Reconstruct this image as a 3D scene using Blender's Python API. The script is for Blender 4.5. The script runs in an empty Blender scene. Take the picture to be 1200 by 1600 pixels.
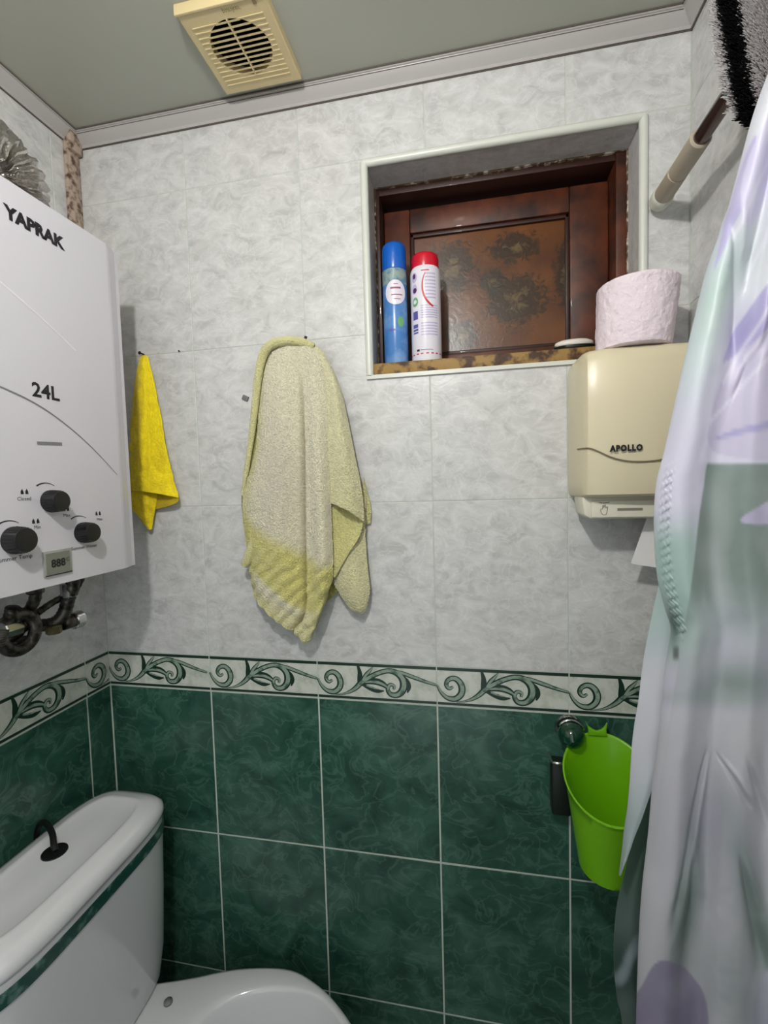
import bpy, bmesh, math, random
from mathutils import Vector, Matrix, noise as mnoise

# ------------------------------------------------------------ camera, world, light, exposure
scene = bpy.context.scene
COL = scene.collection
CAM = Vector((0.83249, -0.90729, 1.43385))
R_ = Vector((0.98077, 0.193092, -0.028386))
U_ = Vector((0.016726, 0.061747, 0.997952))
F_ = Vector((-0.19445, 0.979236, -0.05733))
FPX = 724.56
cd = bpy.data.cameras.new('camera'); cam = bpy.data.objects.new('camera', cd); COL.objects.link(cam)
cd.sensor_fit = 'HORIZONTAL'; cd.sensor_width = 36; cd.lens = FPX / 1200 * 36; cd.clip_start = 0.01
m = Matrix((R_, U_, -F_)).transposed().to_4x4(); m.translation = CAM
cam.matrix_world = m
scene.camera = cam
w = bpy.data.worlds.new('world'); scene.world = w; w.use_nodes = True
w.node_tree.nodes['Background'].inputs[0].default_value = (0.8, 0.85, 0.9, 1)
w.node_tree.nodes['Background'].inputs[1].default_value = 1.2  # serves as fill light through the added doorway
vs = scene.view_settings
vs.view_transform = 'Standard'; vs.look = 'None'; vs.gamma = 1; vs.use_curve_mapping = False
vs.exposure = 0.03
LAMP = Vector((0.65, -0.93, 2.03)); LAMP_W = 540.0

# ------------------------------------------------------------ helpers
def lin(c):
    return tuple(((x / 255) / 12.92 if x <= 10.3 else ((x / 255 + .055) / 1.055) ** 2.4) for x in c)
WP = {}
def tag(o, label, cat, group=None):
    o['label'] = label; o['category'] = cat
    if group: o['group'] = group
    return o
def thing(name, loc, label, cat, group=None):
    o = bpy.data.objects.new(name, None); COL.objects.link(o); o.location = loc; o.empty_display_size = .02
    WP[o] = Vector(loc)
    return tag(o, label, cat, group)
def link(name, me, mat, parent=None, smooth=False, angle=None, wloc=None):
    o = bpy.data.objects.new(name, me); COL.objects.link(o)
    if mat is not None and not me.materials: me.materials.append(mat)
    if smooth:
        for p in me.polygons: p.use_smooth = True
        if angle:
            me.set_sharp_from_angle(angle=math.radians(angle))
    if wloc is None:
        vs_ = me.vertices
        if len(vs_):
            xs = [v.co.x for v in vs_]; ys = [v.co.y for v in vs_]; zs = [v.co.z for v in vs_]
            c = Vector(((min(xs) + max(xs)) / 2, (min(ys) + max(ys)) / 2, min(zs)))
        else: c = Vector()
        me.transform(Matrix.Translation(-c)); wloc = c
    WP[o] = Vector(wloc)
    o.location = Vector(wloc)
    if parent is not None:
        o.parent = parent; o.location = Vector(wloc) - WP[parent]
    return o
class MB:
    def __init__(s): s.v = []; s.f = []
    def add(s, vs_, fs):
        n = len(s.v); s.v += [tuple(v) for v in vs_]; s.f += [tuple(i + n for i in f) for f in fs]; return s
    def box(s, x0, x1, y0, y1, z0, z1):
        return s.add([(x0,y0,z0),(x1,y0,z0),(x1,y1,z0),(x0,y1,z0),(x0,y0,z1),(x1,y0,z1),(x1,y1,z1),(x0,y1,z1)],
            [(0,3,2,1),(4,5,6,7),(0,1,5,4),(1,2,6,5),(2,3,7,6),(3,0,4,7)])
    def tube(s, path, radii, seg=12, caps=True, squash=None):
        P = [Vector(p) for p in path]
        if not hasattr(radii, '__len__'): radii = [radii] * len(P)
        T = [(P[min(i+1, len(P)-1)] - P[max(i-1, 0)]).normalized() for i in range(len(P))]
        ref = Vector((0,0,1)) if abs(T[0].z) < .9 else Vector((1,0,0))
        a = T[0].cross(ref).normalized(); vs_ = []; fs = []
        for i, p in enumerate(P):
            a = (a - T[i] * a.dot(T[i])).normalized(); b = T[i].cross(a)
            for k in range(seg):
                t = 2*math.pi*k/seg
                vs_.append(p + (a*math.cos(t) + b*math.sin(t)) * radii[i])
        for i in range(len(P)-1):
            for k in range(seg):
                fs.append((i*seg+k, i*seg+(k+1)%seg, (i+1)*seg+(k+1)%seg, (i+1)*seg+k))
        if caps:
            fs.append(tuple(range(seg))[::-1]); fs.append(tuple((len(P)-1)*seg+k for k in range(seg)))
        return s.add(vs_, fs)
    def lathe(s, prof, c=(0,0,0), axis='z', seg=40):
        vs_ = []; fs = []; n = len(prof); c = Vector(c)
        for r, h in prof:
            for k in range(seg):
                t = 2*math.pi*k/seg; a, b = r*math.cos(t), r*math.sin(t)
                vs_.append(c + (Vector((a,b,h)) if axis=='z' else Vector((h,a,b)) if axis=='x' else Vector((b,h,a))))
        for i in range(n-1):
            for k in range(seg): fs.append((i*seg+k, i*seg+(k+1)%seg, (i+1)*seg+(k+1)%seg, (i+1)*seg+k))
        if prof[0][0] > 1e-5: fs.append(tuple(range(seg))[::-1])
        if prof[-1][0] > 1e-5: fs.append(tuple((n-1)*seg+k for k in range(seg)))
        return s.add(vs_, fs)
    def prism(s, poly, d0, d1, frame):      # poly in (a,b); frame(a,b,d)->xyz
        n = len(poly)
        s.add([frame(a,b,d0) for a,b in poly] + [frame(a,b,d1) for a,b in poly],
              [tuple(range(n))[::-1], tuple(range(n, 2*n))] + [(i,(i+1)%n,n+(i+1)%n,n+i) for i in range(n)])
        return s
    def loft(s, rings, cap0=True, cap1=True):
        n = len(rings[0]); vs_ = [p for r in rings for p in r]; fs = []
        for i in range(len(rings)-1):
            for k in range(n): fs.append((i*n+k, i*n+(k+1)%n, (i+1)*n+(k+1)%n, (i+1)*n+k))
        if cap0: fs.append(tuple(range(n))[::-1])
        if cap1: fs.append(tuple((len(rings)-1)*n+k for k in range(n)))
        return s.add(vs_, fs)
    def mesh(s, name='mesh', bevel=0, seg=2):
        me = bpy.data.meshes.new(name); me.from_pydata(s.v, [], s.f)
        bm = bmesh.new(); bm.from_mesh(me)
        bmesh.ops.recalc_face_normals(bm, faces=bm.faces)
        if bevel:
            es = [e for e in bm.edges if len(e.link_faces) == 2 and e.calc_face_angle(0) > .5]
            bmesh.ops.bevel(bm, geom=es, offset=bevel, segments=seg, affect='EDGES', profile=.5)
        bm.to_mesh(me); bm.free(); return me
    def build(s, name, mat, parent=None, smooth=False, bevel=0, angle=None, seg=2):
        if bevel and not smooth: smooth = True; angle = angle or 40
        return link(name, s.mesh(name, bevel, seg), mat, parent, smooth, angle)
def chaikin(pts, n=2, closed=False):
    for _ in range(n):
        o = [] if closed else [pts[0]]
        m_ = len(pts)
        for i in range(m_ if closed else m_-1):
            a, b = pts[i], pts[(i+1) % m_]
            o.append(tuple(x*.75+y*.25 for x, y in zip(a, b))); o.append(tuple(x*.25+y*.75 for x, y in zip(a, b)))
        if not closed: o.append(pts[-1])
        pts = o
    return pts
def crom(P, t):        # catmull-rom over list of tuples, t in [0,len-1]
    n = len(P); i = min(int(t), n-2); f = t - i
    a, b, c, d = P[max(i-1,0)], P[i], P[i+1], P[min(i+2,n-1)]
    return tuple(.5*((2*y) + (z-x)*f + (2*x-5*y+4*z-w_)*f*f + (3*y-x-3*z+w_)*f**3) for x, y, z, w_ in zip(a,b,c,d))
def at(u, v, y):       # point of the room seen at (u, v) that lies in the plane y
    d = F_ + R_*((u-600)/FPX) - U_*((v-800)/FPX)
    return CAM + d*((y-CAM.y)/d.y)
def atx(u, v, x):
    d = F_ + R_*((u-600)/FPX) - U_*((v-800)/FPX)
    return CAM + d*((x-CAM.x)/d.x)
def sheet(mb, rows, nu, nv, disp=None):
    """rows of control points (u, v, y) -> dense grid"""
    out = []; nr = len(rows)
    for j in range(nv+1):
        tv = (nr-1)*j/nv
        cur = []
        for i in range(nu+1):
            tu = i/nu
            colp = [crom(r, tu*(len(r)-1)) for r in rows]
            q = crom(colp, tv); p = at(*q)
            if disp: p = p + disp(i/nu, j/nv, p)
            cur.append(p)
        out.append(cur)
    vs_ = [p for r in out for p in r]; W_ = nu+1
    mb.add(vs_, [(j*W_+i, j*W_+i+1, (j+1)*W_+i+1, (j+1)*W_+i) for j in range(nv) for i in range(nu)])
    return out

# ------------------------------------------------------------ materials
def newmat(name):
    m_ = bpy.data.materials.new(name); m_.use_nodes = True
    return m_, m_.node_tree, m_.node_tree.nodes['Principled BSDF']
def mat(name, c, rough=.5, metal=0, coat=0, bump=None, var=None, sheen=0, trans=0, subs=0, emit=None):
    """bump=(scale,strength[,dist]); var=(scale, colour2, amount_lo, amount_hi)"""
    m_, nt, b = newmat(name)
    b.inputs['Base Color'].default_value = (*lin(c), 1); b.inputs['Roughness'].default_value = rough
    b.inputs['Metallic'].default_value = metal; b.inputs['Coat Weight'].default_value = coat
    b.inputs['Sheen Weight'].default_value = sheen; b.inputs['Transmission Weight'].default_value = trans
    if emit: b.inputs['Emission Color'].default_value = (*emit[0], 1); b.inputs['Emission Strength'].default_value = emit[1]
    if bump or var: tc = nt.nodes.new('ShaderNodeTexCoord')
    if var:
        n = nt.nodes.new('ShaderNodeTexNoise'); n.inputs['Scale'].default_value = var[0]; n.inputs['Detail'].default_value = 6
        nt.links.new(tc.outputs['Object'], n.inputs['Vector'])
        r = nt.nodes.new('ShaderNodeValToRGB'); r.color_ramp.elements[0].position = var[2]; r.color_ramp.elements[1].position = var[3]
        r.color_ramp.elements[0].color = (*lin(c), 1); r.color_ramp.elements[1].color = (*lin(var[1]), 1)
        nt.links.new(n.outputs['Fac'], r.inputs['Fac']); nt.links.new(r.outputs['Color'], b.inputs['Base Color'])
    if bump:
        n = nt.nodes.new('ShaderNodeTexNoise'); n.inputs['Scale'].default_value = bump[0]; n.inputs['Detail'].default_value = 4
        nt.links.new(tc.outputs['Object'], n.inputs['Vector'])
        bp = nt.nodes.new('ShaderNodeBump'); bp.inputs['Strength'].default_value = bump[1]; bp.inputs['Distance'].default_value = bump[2] if len(bump) > 2 else .002
        nt.links.new(n.outputs['Fac'], bp.inputs['Height']); nt.links.new(bp.outputs['Normal'], b.inputs['Normal'])
    return m_
def tilemat(name, stops, scale, rough, bumpd, vein=None, stretch=(1,1,1), dist=1.0):
    m_, nt, b = newmat(name); N = nt.nodes; L = nt.links
    tc = N.new('ShaderNodeTexCoord'); oi = N.new('ShaderNodeObjectInfo')
    mu = N.new('ShaderNodeMath'); mu.operation = 'MULTIPLY'; mu.inputs[1].default_value = 37
    L.new(oi.outputs['Random'], mu.inputs[0])
    ad = N.new('ShaderNodeVectorMath'); ad.operation = 'ADD'
    L.new(tc.outputs['Object'], ad.inputs[0]); L.new(mu.outputs[0], ad.inputs[1])
    mp = N.new('ShaderNodeMapping'); mp.inputs['Rotation'].default_value = (0, 0, .7); mp.inputs['Scale'].default_value = stretch
    L.new(ad.outputs[0], mp.inputs['Vector'])
    n = N.new('ShaderNodeTexNoise'); n.inputs['Scale'].default_value = scale; n.inputs['Detail'].default_value = 7
    n.inputs['Roughness'].default_value = .62; n.inputs['Distortion'].default_value = dist
    L.new(mp.outputs[0], n.inputs['Vector'])
    r = N.new('ShaderNodeValToRGB'); e = r.color_ramp.elements
    e[0].position, e[0].color = stops[0][0], (*lin(stops[0][1]), 1); e[1].position, e[1].color = stops[-1][0], (*lin(stops[-1][1]), 1)
    for s_ in stops[1:-1]:
        x = e.new(s_[0]); x.color = (*lin(s_[1]), 1)
    L.new(n.outputs['Fac'], r.inputs['Fac'])
    col = r.outputs['Color']
    if vein:
        n2 = N.new('ShaderNodeTexNoise'); n2.inputs['Scale'].default_value = vein[0]; n2.inputs['Detail'].default_value = 4; n2.inputs['Distortion'].default_value = 1.2
        L.new(mp.outputs[0], n2.inputs['Vector'])
        s1 = N.new('ShaderNodeMath'); s1.operation = 'SUBTRACT'; s1.inputs[1].default_value = .5; L.new(n2.outputs['Fac'], s1.inputs[0])
        s2 = N.new('ShaderNodeMath'); s2.operation = 'ABSOLUTE'; L.new(s1.outputs[0], s2.inputs[0])
        s3 = N.new('ShaderNodeMapRange'); s3.inputs[1].default_value = 0; s3.inputs[2].default_value = .035; s3.inputs[3].default_value = vein[2]; s3.inputs[4].default_value = 0
        L.new(s2.outputs[0], s3.inputs[0])
        mx = N.new('ShaderNodeMix'); mx.data_type = 'RGBA'; L.new(s3.outputs[0], mx.inputs[0]); L.new(col, mx.inputs[6]); mx.inputs[7].default_value = (*lin(vein[1]), 1)
        col = mx.outputs[2]
    L.new(col, b.inputs['Base Color']); b.inputs['Roughness'].default_value = rough
    bp = N.new('ShaderNodeBump'); bp.inputs['Strength'].default_value = .5; bp.inputs['Distance'].default_value = bumpd
    L.new(n.outputs['Fac'], bp.inputs['Height']); L.new(bp.outputs['Normal'], b.inputs['Normal'])
    return m_
M = {}
M['tile_grey'] = tilemat('grey_tile', [(.30, (178,178,177)), (.47, (197,197,196)), (.60, (206,206,205)), (.74, (216,216,216))], 24, .3, .0016, (22, (226,226,227), .34), (1,1.5,1), .8)
M['tile_green'] = tilemat('green_tile', [(.30, (30,62,52)), (.5, (47,86,73)), (.72, (74,112,97))], 11, .22, .0006, (15, (96,134,117), .34), (1,1.2,1), .8)
M['grout'] = mat('grout', (190,198,188), .9)
M['listello'] = mat('border_tile', (206,209,200), .25, var=(40, (176,184,170), .45, .7))
M['print_dark'] = mat('border_print_dark', (24,50,40), .3)
M['print_mid'] = mat('border_print_mid', (138,158,142), .3, var=(70, (66,96,80), .5, .66))
M['pvc'] = mat('pvc_trim', (176,172,170), .35, bump=(30, .1))
M['ceiling'] = mat('ceiling_panel', (172,174,162), .3, bump=(4, .12, .004))
M['quoin'] = mat('tile_corner_strip', (208,211,202), .3)
M['rust'] = mat('stained_pvc', (176,158,142), .6, var=(60, (86,62,48), .46, .62))
M['rustw'] = mat('white_wall_paint', (190,190,184), .6)
M['floor'] = mat('floor_tile', (120,128,118), .3, var=(12, (96,106,98), .4, .6))
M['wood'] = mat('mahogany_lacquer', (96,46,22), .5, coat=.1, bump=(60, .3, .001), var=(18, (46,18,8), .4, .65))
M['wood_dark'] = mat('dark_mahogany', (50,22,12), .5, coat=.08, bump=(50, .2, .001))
M['sillm'] = mat('worn_sill', (150,118,62), .6, bump=(90, .6, .003), var=(42, (66,40,22), .45, .58))
M['boiler'] = mat('white_enamel', (206,204,212), .3, coat=.2)
M['boiler_side'] = mat('white_enamel_side', (205,206,206), .4)
M['black'] = mat('black_plastic', (14,14,16), .35)
M['ink'] = mat('black_ink', (18,18,24), .5)
M['greyink'] = mat('grey_ink', (120,120,124), .5)
M['highlight'] = mat('painted_highlight', (228,226,232), .4)
M['lcd_frame'] = mat('grey_bezel', (150,152,148), .4)
M['lcd'] = mat('lcd_glass', (120,124,116), .15)
M['chrome'] = mat('chrome', (200,200,198), .16, metal=1)
M['dullmetal'] = mat('aged_metal', (105,102,96), .4, metal=.9, var=(60, (58,54,48), .4, .6))
M['brass'] = mat('dull_brass', (120,108,80), .4, metal=.8)
M['foil'] = mat('aluminium_foil', (190,186,182), .22, metal=.95, bump=(70, .8, .004))
M['porcelain'] = mat('porcelain', (218,218,222), .1, coat=.5)
M['marble_green'] = mat('green_marble_band', (24,70,62), .3, var=(55, (110,146,138), .52, .72))
M['cream'] = mat('cream_plastic', (212,202,172), .32)
M['cream2'] = mat('pale_cream_plastic', (216,212,194), .35)
M['vent'] = mat('vent_plastic', (214,196,150), .45)
M['vent_in'] = mat('vent_recess', (170,144,98), .7)
M['paper'] = mat('tissue_paper', (228,214,222), .95, bump=(95, 1.0, .004))
M['paper2'] = mat('paper_towel', (225,224,224), .9)
M['lime'] = mat('lime_plastic', (116,184,18), .3, subs=.2)
M['green_glass'] = mat('green_glass', (6,54,34), .12, coat=.6)
M['darkholder'] = mat('dark_holder', (14,24,19), .45)
M['blue'] = mat('blue_cap', (10,92,190), .25)
M['blue_can'] = mat('blue_can_print', (70,124,190), .25, var=(24, (130,168,214), .45, .7))
M['can_white'] = mat('white_can_print', (226,222,232), .28)
M['red'] = mat('red_cap', (200,14,40), .28)
M['redink'] = mat('red_ink', (190,40,50), .4)
M['violet'] = mat('violet_ink', (88,84,160), .4)
M['violetpale'] = mat('violet_pale_ink', (186,180,214), .4)
M['greenink'] = mat('green_ink', (110,170,110), .4)
M['steel'] = mat('dark_steel_tube', (110,96,90), .22, metal=.9)
M['grip'] = mat('beige_grip', (176,166,148), .4)
M['gripcap'] = mat('grip_cap', (206,208,194), .3)
M['teal'] = mat('teal_plastic', (14,120,124), .35)
M['bristle_w'] = mat('white_bristle', (226,222,222), .6)
M['bristle_b'] = mat('black_bristle', (10,10,14), .6)
M['nail'] = mat('rusty_nail', (50,34,26), .6, metal=.5)
M['plug'] = mat('grey_plug', (110,112,112), .7)
M['soap'] = mat('white_soap', (226,222,212), .4)
M['rod'] = mat('curtain_rod', (210,210,210), .25, metal=.8)
M['unseen_doorm'] = mat('unseen_door_paint', (190,186,176), .5)

def vcol_mat(name, rough, bump, sheen=0, thin=0, aniso=False):
    m_, nt, b = newmat(name); N = nt.nodes; L = nt.links
    a = N.new('ShaderNodeAttribute'); a.attribute_name = 'print'
    L.new(a.outputs['Color'], b.inputs['Base Color']); b.inputs['Roughness'].default_value = rough
    b.inputs['Sheen Weight'].default_value = sheen
    tc = N.new('ShaderNodeTexCoord'); n = N.new('ShaderNodeTexNoise'); n.inputs['Scale'].default_value = bump[0]; n.inputs['Detail'].default_value = 3
    L.new(tc.outputs['Object'], n.inputs['Vector'])
    bp = N.new('ShaderNodeBump'); bp.inputs['Strength'].default_value = bump[1]; bp.inputs['Distance'].default_value = bump[2]
    L.new(n.outputs['Fac'], bp.inputs['Height']); L.new(bp.outputs['Normal'], b.inputs['Normal'])
    if thin:
        tr = N.new('ShaderNodeBsdfTranslucent'); L.new(a.outputs['Color'], tr.inputs['Color'])
        mx = N.new('ShaderNodeMixShader'); mx.inputs[0].default_value = thin
        L.new(b.outputs[0], mx.inputs[1]); L.new(tr.outputs[0], mx.inputs[2]); L.new(mx.outputs[0], N['Material Output'].inputs['Surface'])
    return m_
M['terry'] = vcol_mat('terry_cloth', .95, (380, 1.0, .006), sheen=.4)
M['cloth'] = vcol_mat('yellow_cleaning_cloth', .85, (300, .6, .002), sheen=.2)
M['satin'] = vcol_mat('printed_satin', .42, (700, .15, .0005), sheen=.1, thin=.22)
def set_print(me, cols):
    a = me.color_attributes.new('print', 'FLOAT_COLOR', 'POINT')
    for i, c in enumerate(cols): a.data[i].color = (*c, 1)

# ------------------------------------------------------------ room shell
XL, XR, ZC, YF = -.007, 1.2, 2.205, -1.50
T = .10; G = .0007      # wall thickness, grout recess
def struct(o): o['kind'] = 'structure'; return o
WX0, WX1, WZ0, WZ1 = .632, 1.126, 1.650, 2.052     # window opening
wb = MB(); y0, y1 = G, .16
wb.box(XL-T, WX0, y0, y1, 0, ZC+T); wb.box(WX1, XR+T, y0, y1, 0, ZC+T)
wb.box(WX0, WX1, y0, y1, 0, WZ0); wb.box(WX0, WX1, y0, y1, WZ1, ZC+T)
wall_back = struct(wb.build('wall_back', M['grout']))
wall_left = struct(MB().box(XL-T, XL-G, YF, G, 0, ZC+T).build('wall_left', M['grout']))
wall_right = struct(MB().box(XR+G, XR+T, YF, G, 0, ZC+T).build('wall_right', M['grout']))
wall_front = struct(MB().box(XL-T, .22, YF-T, YF, 0, ZC+T).box(.95, XR+T, YF-T, YF, 0, ZC+T).box(.22, .95, YF-T, YF, 2.02, ZC+T).build('wall_front', M['rustw']))  # unseen door opening, added so world light enters as fill
floor = struct(MB().box(XL-T, XR+T, YF-T, .16, -T, 0).build('floor', M['grout']))
ceiling = struct(MB().box(XL-G, XR+G, YF, G, ZC, ZC+T).build('ceiling', M['ceiling']))
unseen_door = struct(MB().box(.175, .215, YF-T-.72, YF-T-.002, .004, 2.01).build('unseen_door_1', M['unseen_doorm'], bevel=.003))
dh = MB().tube([(.215, YF-T-.65, 1.0), (.26, YF-T-.65, 1.0), (.265, YF-T-.56, 1.0)], .009); dh.build('unseen_door_handle', M['chrome'], unseen_door, smooth=True)

tile_cache = {}
def tile_mesh(poly, mt):
    key = (tuple((round(a,4), round(b,4)) for a, b in poly), mt.name)
    if key in tile_cache: return tile_cache[key]
    me = bpy.data.meshes.new('tile'); bm = bmesh.new()
    vv = [bm.verts.new((a, b, -.006)) for a, b in poly]
    f = bm.faces.new(vv)
    r = bmesh.ops.extrude_face_region(bm, geom=[f])
    top = [g for g in r['geom'] if isinstance(g, bmesh.types.BMVert)]
    for v in top: v.co.z = 0
    bmesh.ops.recalc_face_normals(bm, faces=bm.faces)
    es = [e for e in bm.edges if all(abs(v.co.z) < 1e-6 for v in e.verts)]
    bmesh.ops.bevel(bm, geom=es, offset=.0007, segments=1, affect='EDGES')
    bm.to_mesh(me); bm.free(); me.materials.append(mt)
    tile_cache[key] = me
    return me
ROT = {'back': (math.pi/2,0,0), 'left': (math.pi/2,0,math.pi/2), 'right': (math.pi/2,0,-math.pi/2)}
def put_tile(wall, side, u, z, poly, mt, name='tile'):
    o = bpy.data.objects.new(name, tile_mesh(poly, mt)); COL.objects.link(o)
    o.rotation_euler = ROT[side]
    loc = Vector((u, 0, z)) if side == 'back' else Vector((XL, u, z)) if side == 'left' else Vector((XR, u, z))
    WP[o] = loc; o.parent = wall; o.location = loc - WP[wall]
    return o
# printed scroll of the border tile, built once as thin raised glaze
STROKES = [
 ([(0,42),(7,27),(20,15),(37,14),(50,27),(49,46),(37,58),(23,55),(17,43),(24,34),(32,40)], [4,7,10,13,14,14,12,10,9,8,5], 1),
 ([(38,9),(60,12),(80,23),(95,39),(112,50),(133,61),(155,67),(174,60),(184,45),(182,27),(170,15),(155,15),(148,27),(154,38),(164,35),(162,27)], [2,5,10,13,12,11,11,14,17,16,13,11,9,8,7,5], 1),
 ([(152,67),(178,63),(205,54),(230,46),(250,41)], [4,9,9,7,5], 1),
 ([(88,30),(92,46),(92,60),(88,73)], [5,12,9,5], 0),
 ([(96,42),(104,54),(112,62),(120,72)], [5,9,8,2], 1),
 ([(90,36),(110,42),(130,42),(146,34),(153,22)], [8,13,15,11,1], 0),
 ([(96,34),(112,27),(128,21),(142,23)], [5,10,9,2], 0),
 ([(178,56),(190,48),(195,34),(190,22)], [5,9,9,3], 0),
 ([(100,38),(122,42),(142,36),(152,27)], [2,6,5,1], 2),
 ([(104,32),(118,28),(132,25)], [2,4,1], 2),
]
def stroke_strip(pts, ws, w_total, scale=1.0, lift=.0003):
    P = chaikin([(x, y, w_) for (x, y), w_ in zip(pts, ws)], 2)
    P = [p for p in P if p[0] <= w_total - 1]
    vs_, fs = [], []
    for i, (x, y, wd) in enumerate(P):
        a, b = P[max(i-1,0)], P[min(i+1,len(P)-1)]
        dx, dy = b[0]-a[0], b[1]-a[1]; l = math.hypot(dx, dy) or 1
        nx, ny = -dy/l, dx/l
        wd *= .5*scale
        vs_ += [((x+nx*wd)/1000, (y+ny*wd)/1000, lift), ((x-nx*wd)/1000, (y-ny*wd)/1000, lift)]
        if i: fs.append((2*i-2, 2*i-1, 2*i+1, 2*i))
    return vs_, fs
motif_cache = {}
def motif(wmm):
    k = round(wmm)
    if k in motif_cache: return motif_cache[k]
    d, l = MB(), MB()
    for z0, z1 in ((72, 78.2), (1.8, 7.2)):
        d.add([(.0012, z0/1000, .0003), (wmm/1000-.0012, z0/1000, .0003), (wmm/1000-.0012, z1/1000, .0003), (.0012, z1/1000, .0003)], [(0,1,2,3)])
    for n, (p, w_, kind) in enumerate(STROKES):
        if kind != 2:
            v, f = stroke_strip(p, w_, wmm, 1, .0003 + n*.00003)
            d.add(v, f)
        if kind:
            v, f = stroke_strip(p, w_, wmm, .55 if kind == 1 else 1, .0008 + n*.00002)
            l.add([(a+.0008, b+.0005, c) for a, b, c in v], f)
    out = []
    for q, mt in ((d, M['print_dark']), (l, M['print_mid'])):
        me = bpy.data.meshes.new('scroll_print'); me.from_pydata(q.v, [], q.f); me.materials.append(mt); out.append(me)
    motif_cache[k] = out
    return out
def put_listello(wall, side, u, wd):
    t = put_tile(wall, side, u, .99+.001, [(.001,0),(wd-.001,0),(wd-.001,.078),(.001,.078)], M['listello'], 'border_tile')
    for n, me in zip(('scroll_print', 'scroll_highlight'), motif(wd*1000)):
        o = bpy.data.objects.new(n, me); COL.objects.link(o); o.parent = t
ZR = [0, .33, .66, .99, 1.07, 1.40, 1.73, 2.06, 2.205]
g_ = .0009
def rect(w_, h, g=.0009): return [(g, g), (w_-g, g), (w_-g, h-g), (g, h-g)]
# back wall
XC = [XL, .25, .50, .75, 1.0, XR]
for k in range(len(ZR)-1):
    z0, z1 = ZR[k], ZR[k+1]
    for c in range(5):
        x0, x1 = XC[c], XC[c+1]; wd, h = x1-x0, z1-z0
        if k == 3: put_listello(wall_back, 'back', x0, wd); continue
        mt = M['tile_green'] if k < 3 else M['tile_grey']
        ox0, ox1, oz0, oz1 = max(x0, WX0), min(x1, WX1), max(z0, WZ0), min(z1, WZ1)
        if ox1 <= ox0 or oz1 <= oz0 + .001:
            put_tile(wall_back, 'back', x0, z0, rect(wd, h, .0017 if k < 3 else .0009), mt); continue
        a0, a1, b0, b1 = ox0-x0, ox1-x0, oz0-z0, oz1-z0
        if k == 5:      # row under and beside the opening: cut out of the top
            if c == 2: poly = [(g_,g_),(wd-g_,g_),(wd-g_,b0),(a0,b0),(a0,h-g_),(g_,h-g_)]
            elif c == 3: poly = [(g_,g_),(wd-g_,g_),(wd-g_,b0),(g_,b0)]
            else: poly = [(g_,g_),(wd-g_,g_),(wd-g_,h-g_),(a1,h-g_),(a1,b0),(g_,b0)]
        else:
            if c == 2: poly = [(g_,g_),(a0,g_),(a0,h-g_),(g_,h-g_)]
            elif c == 4: poly = [(a1,g_),(wd-g_,g_),(wd-g_,h-g_),(a1,h-g_)]
            else: continue
        put_tile(wall_back, 'back', x0, z0, poly, mt)
# side walls: the first joint stands .066 from the left corner
for wall, side in ((wall_left, 'left'), (wall_right, 'right')):
    ys = [0, -.066 if side == 'left' else -.25]
    while ys[-1] - .25 > YF: ys.append(ys[-1]-.25)
    ys.append(YF)
    for k in range(len(ZR)-1):
        z0, z1 = ZR[k], ZR[k+1]
        for i in range(len(ys)-1):
            ya, yb = ys[i], ys[i+1]; wd = ya-yb
            u = yb if side == 'left' else ya
            if k == 3: put_listello(wall, side, u, wd); continue
            put_tile(wall, side, u, z0, rect(wd, z1-z0, .0017 if k < 3 else .0009), M['tile_green'] if k < 3 else M['tile_grey'])
# floor tiles
for i in range(4):
    for j in range(5):
        x0 = XL + i*.30175; yy = YF + j*.3
        o = bpy.data.objects.new('tile', tile_mesh(rect(.30175, .3), M['floor'])); COL.objects.link(o)
        o.parent = floor; o.location = Vector((x0, yy, .003)) - WP[floor]
# ceiling cornices
def cornice(name, path_pts, horizontal_dir):
    # profile (outward from wall, z)
    prof = [(0, 2.179), (.004, 2.178), (.005, 2.183), (.012, 2.190), (.018, 2.197), (.0195, 2.200), (.022, 2.2005), (.022, ZC), (0, ZC)]
    mb = MB(); rings = []
    for base, out, in path_pts:
        rings.append([Vector(base) + Vector(out)*a + Vector((0,0,b)) for a, b in prof])
    mb.loft(rings)
    return struct(mb.build(name, M['pvc'], smooth=True, angle=25))
def shadow_line(parent, pts):
    MB().tube(pts, .0011, 6).build('joint_or_shadow_line', M['seam_shadow_line'], parent)
M['seam_shadow_line'] = mat('painted_joint_shadow', (92,82,76), .8)  # dark strips drawn along the cornice edges as their shadow lines
t1 = cornice('trim_1', [((XL,0,0),(1,-1,0)), ((XR,0,0),(-1,-1,0))], 0)
t2 = cornice('trim_2', [((XL,YF,0),(1,0,0)), ((XL,0,0),(1,-1,0))], 0)
t3 = cornice('trim_3', [((XR,YF,0),(-1,0,0)), ((XR,0,0),(-1,-1,0))], 0)
shadow_line(t1, [(XL,-.0012,2.1775),(XR,-.0012,2.1775)]); shadow_line(t1, [(XL+.02,-.0228,2.2035),(XR-.02,-.0228,2.2035)]); shadow_line(t1, [(XL+.02,-.0180,2.1985),(XR-.02,-.0180,2.1985)])
shadow_line(t2, [(XL+.0012,YF,2.1775),(XL+.0012,0,2.1775)]); shadow_line(t2, [(XL+.0228,YF,2.2035),(XL+.0228,-.02,2.2035)]); shadow_line(t3, [(XR-.0012,YF,2.1775),(XR-.0012,0,2.1775)]); shadow_line(t3, [(XR-.0228,YF,2.2035),(XR-.0228,-.02,2.2035)])
sp = MB(); sp.box(XL, .012, -.034, -.003, 2.160, 2.1990); sp.box(XL, .001, -.036, -.0005, 1.70, 2.18); sp.box(XL, .003, -.030, -.006, 1.70, 2.176)
struct(sp.build('trim_4', M['rust'], bevel=.002))

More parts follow.
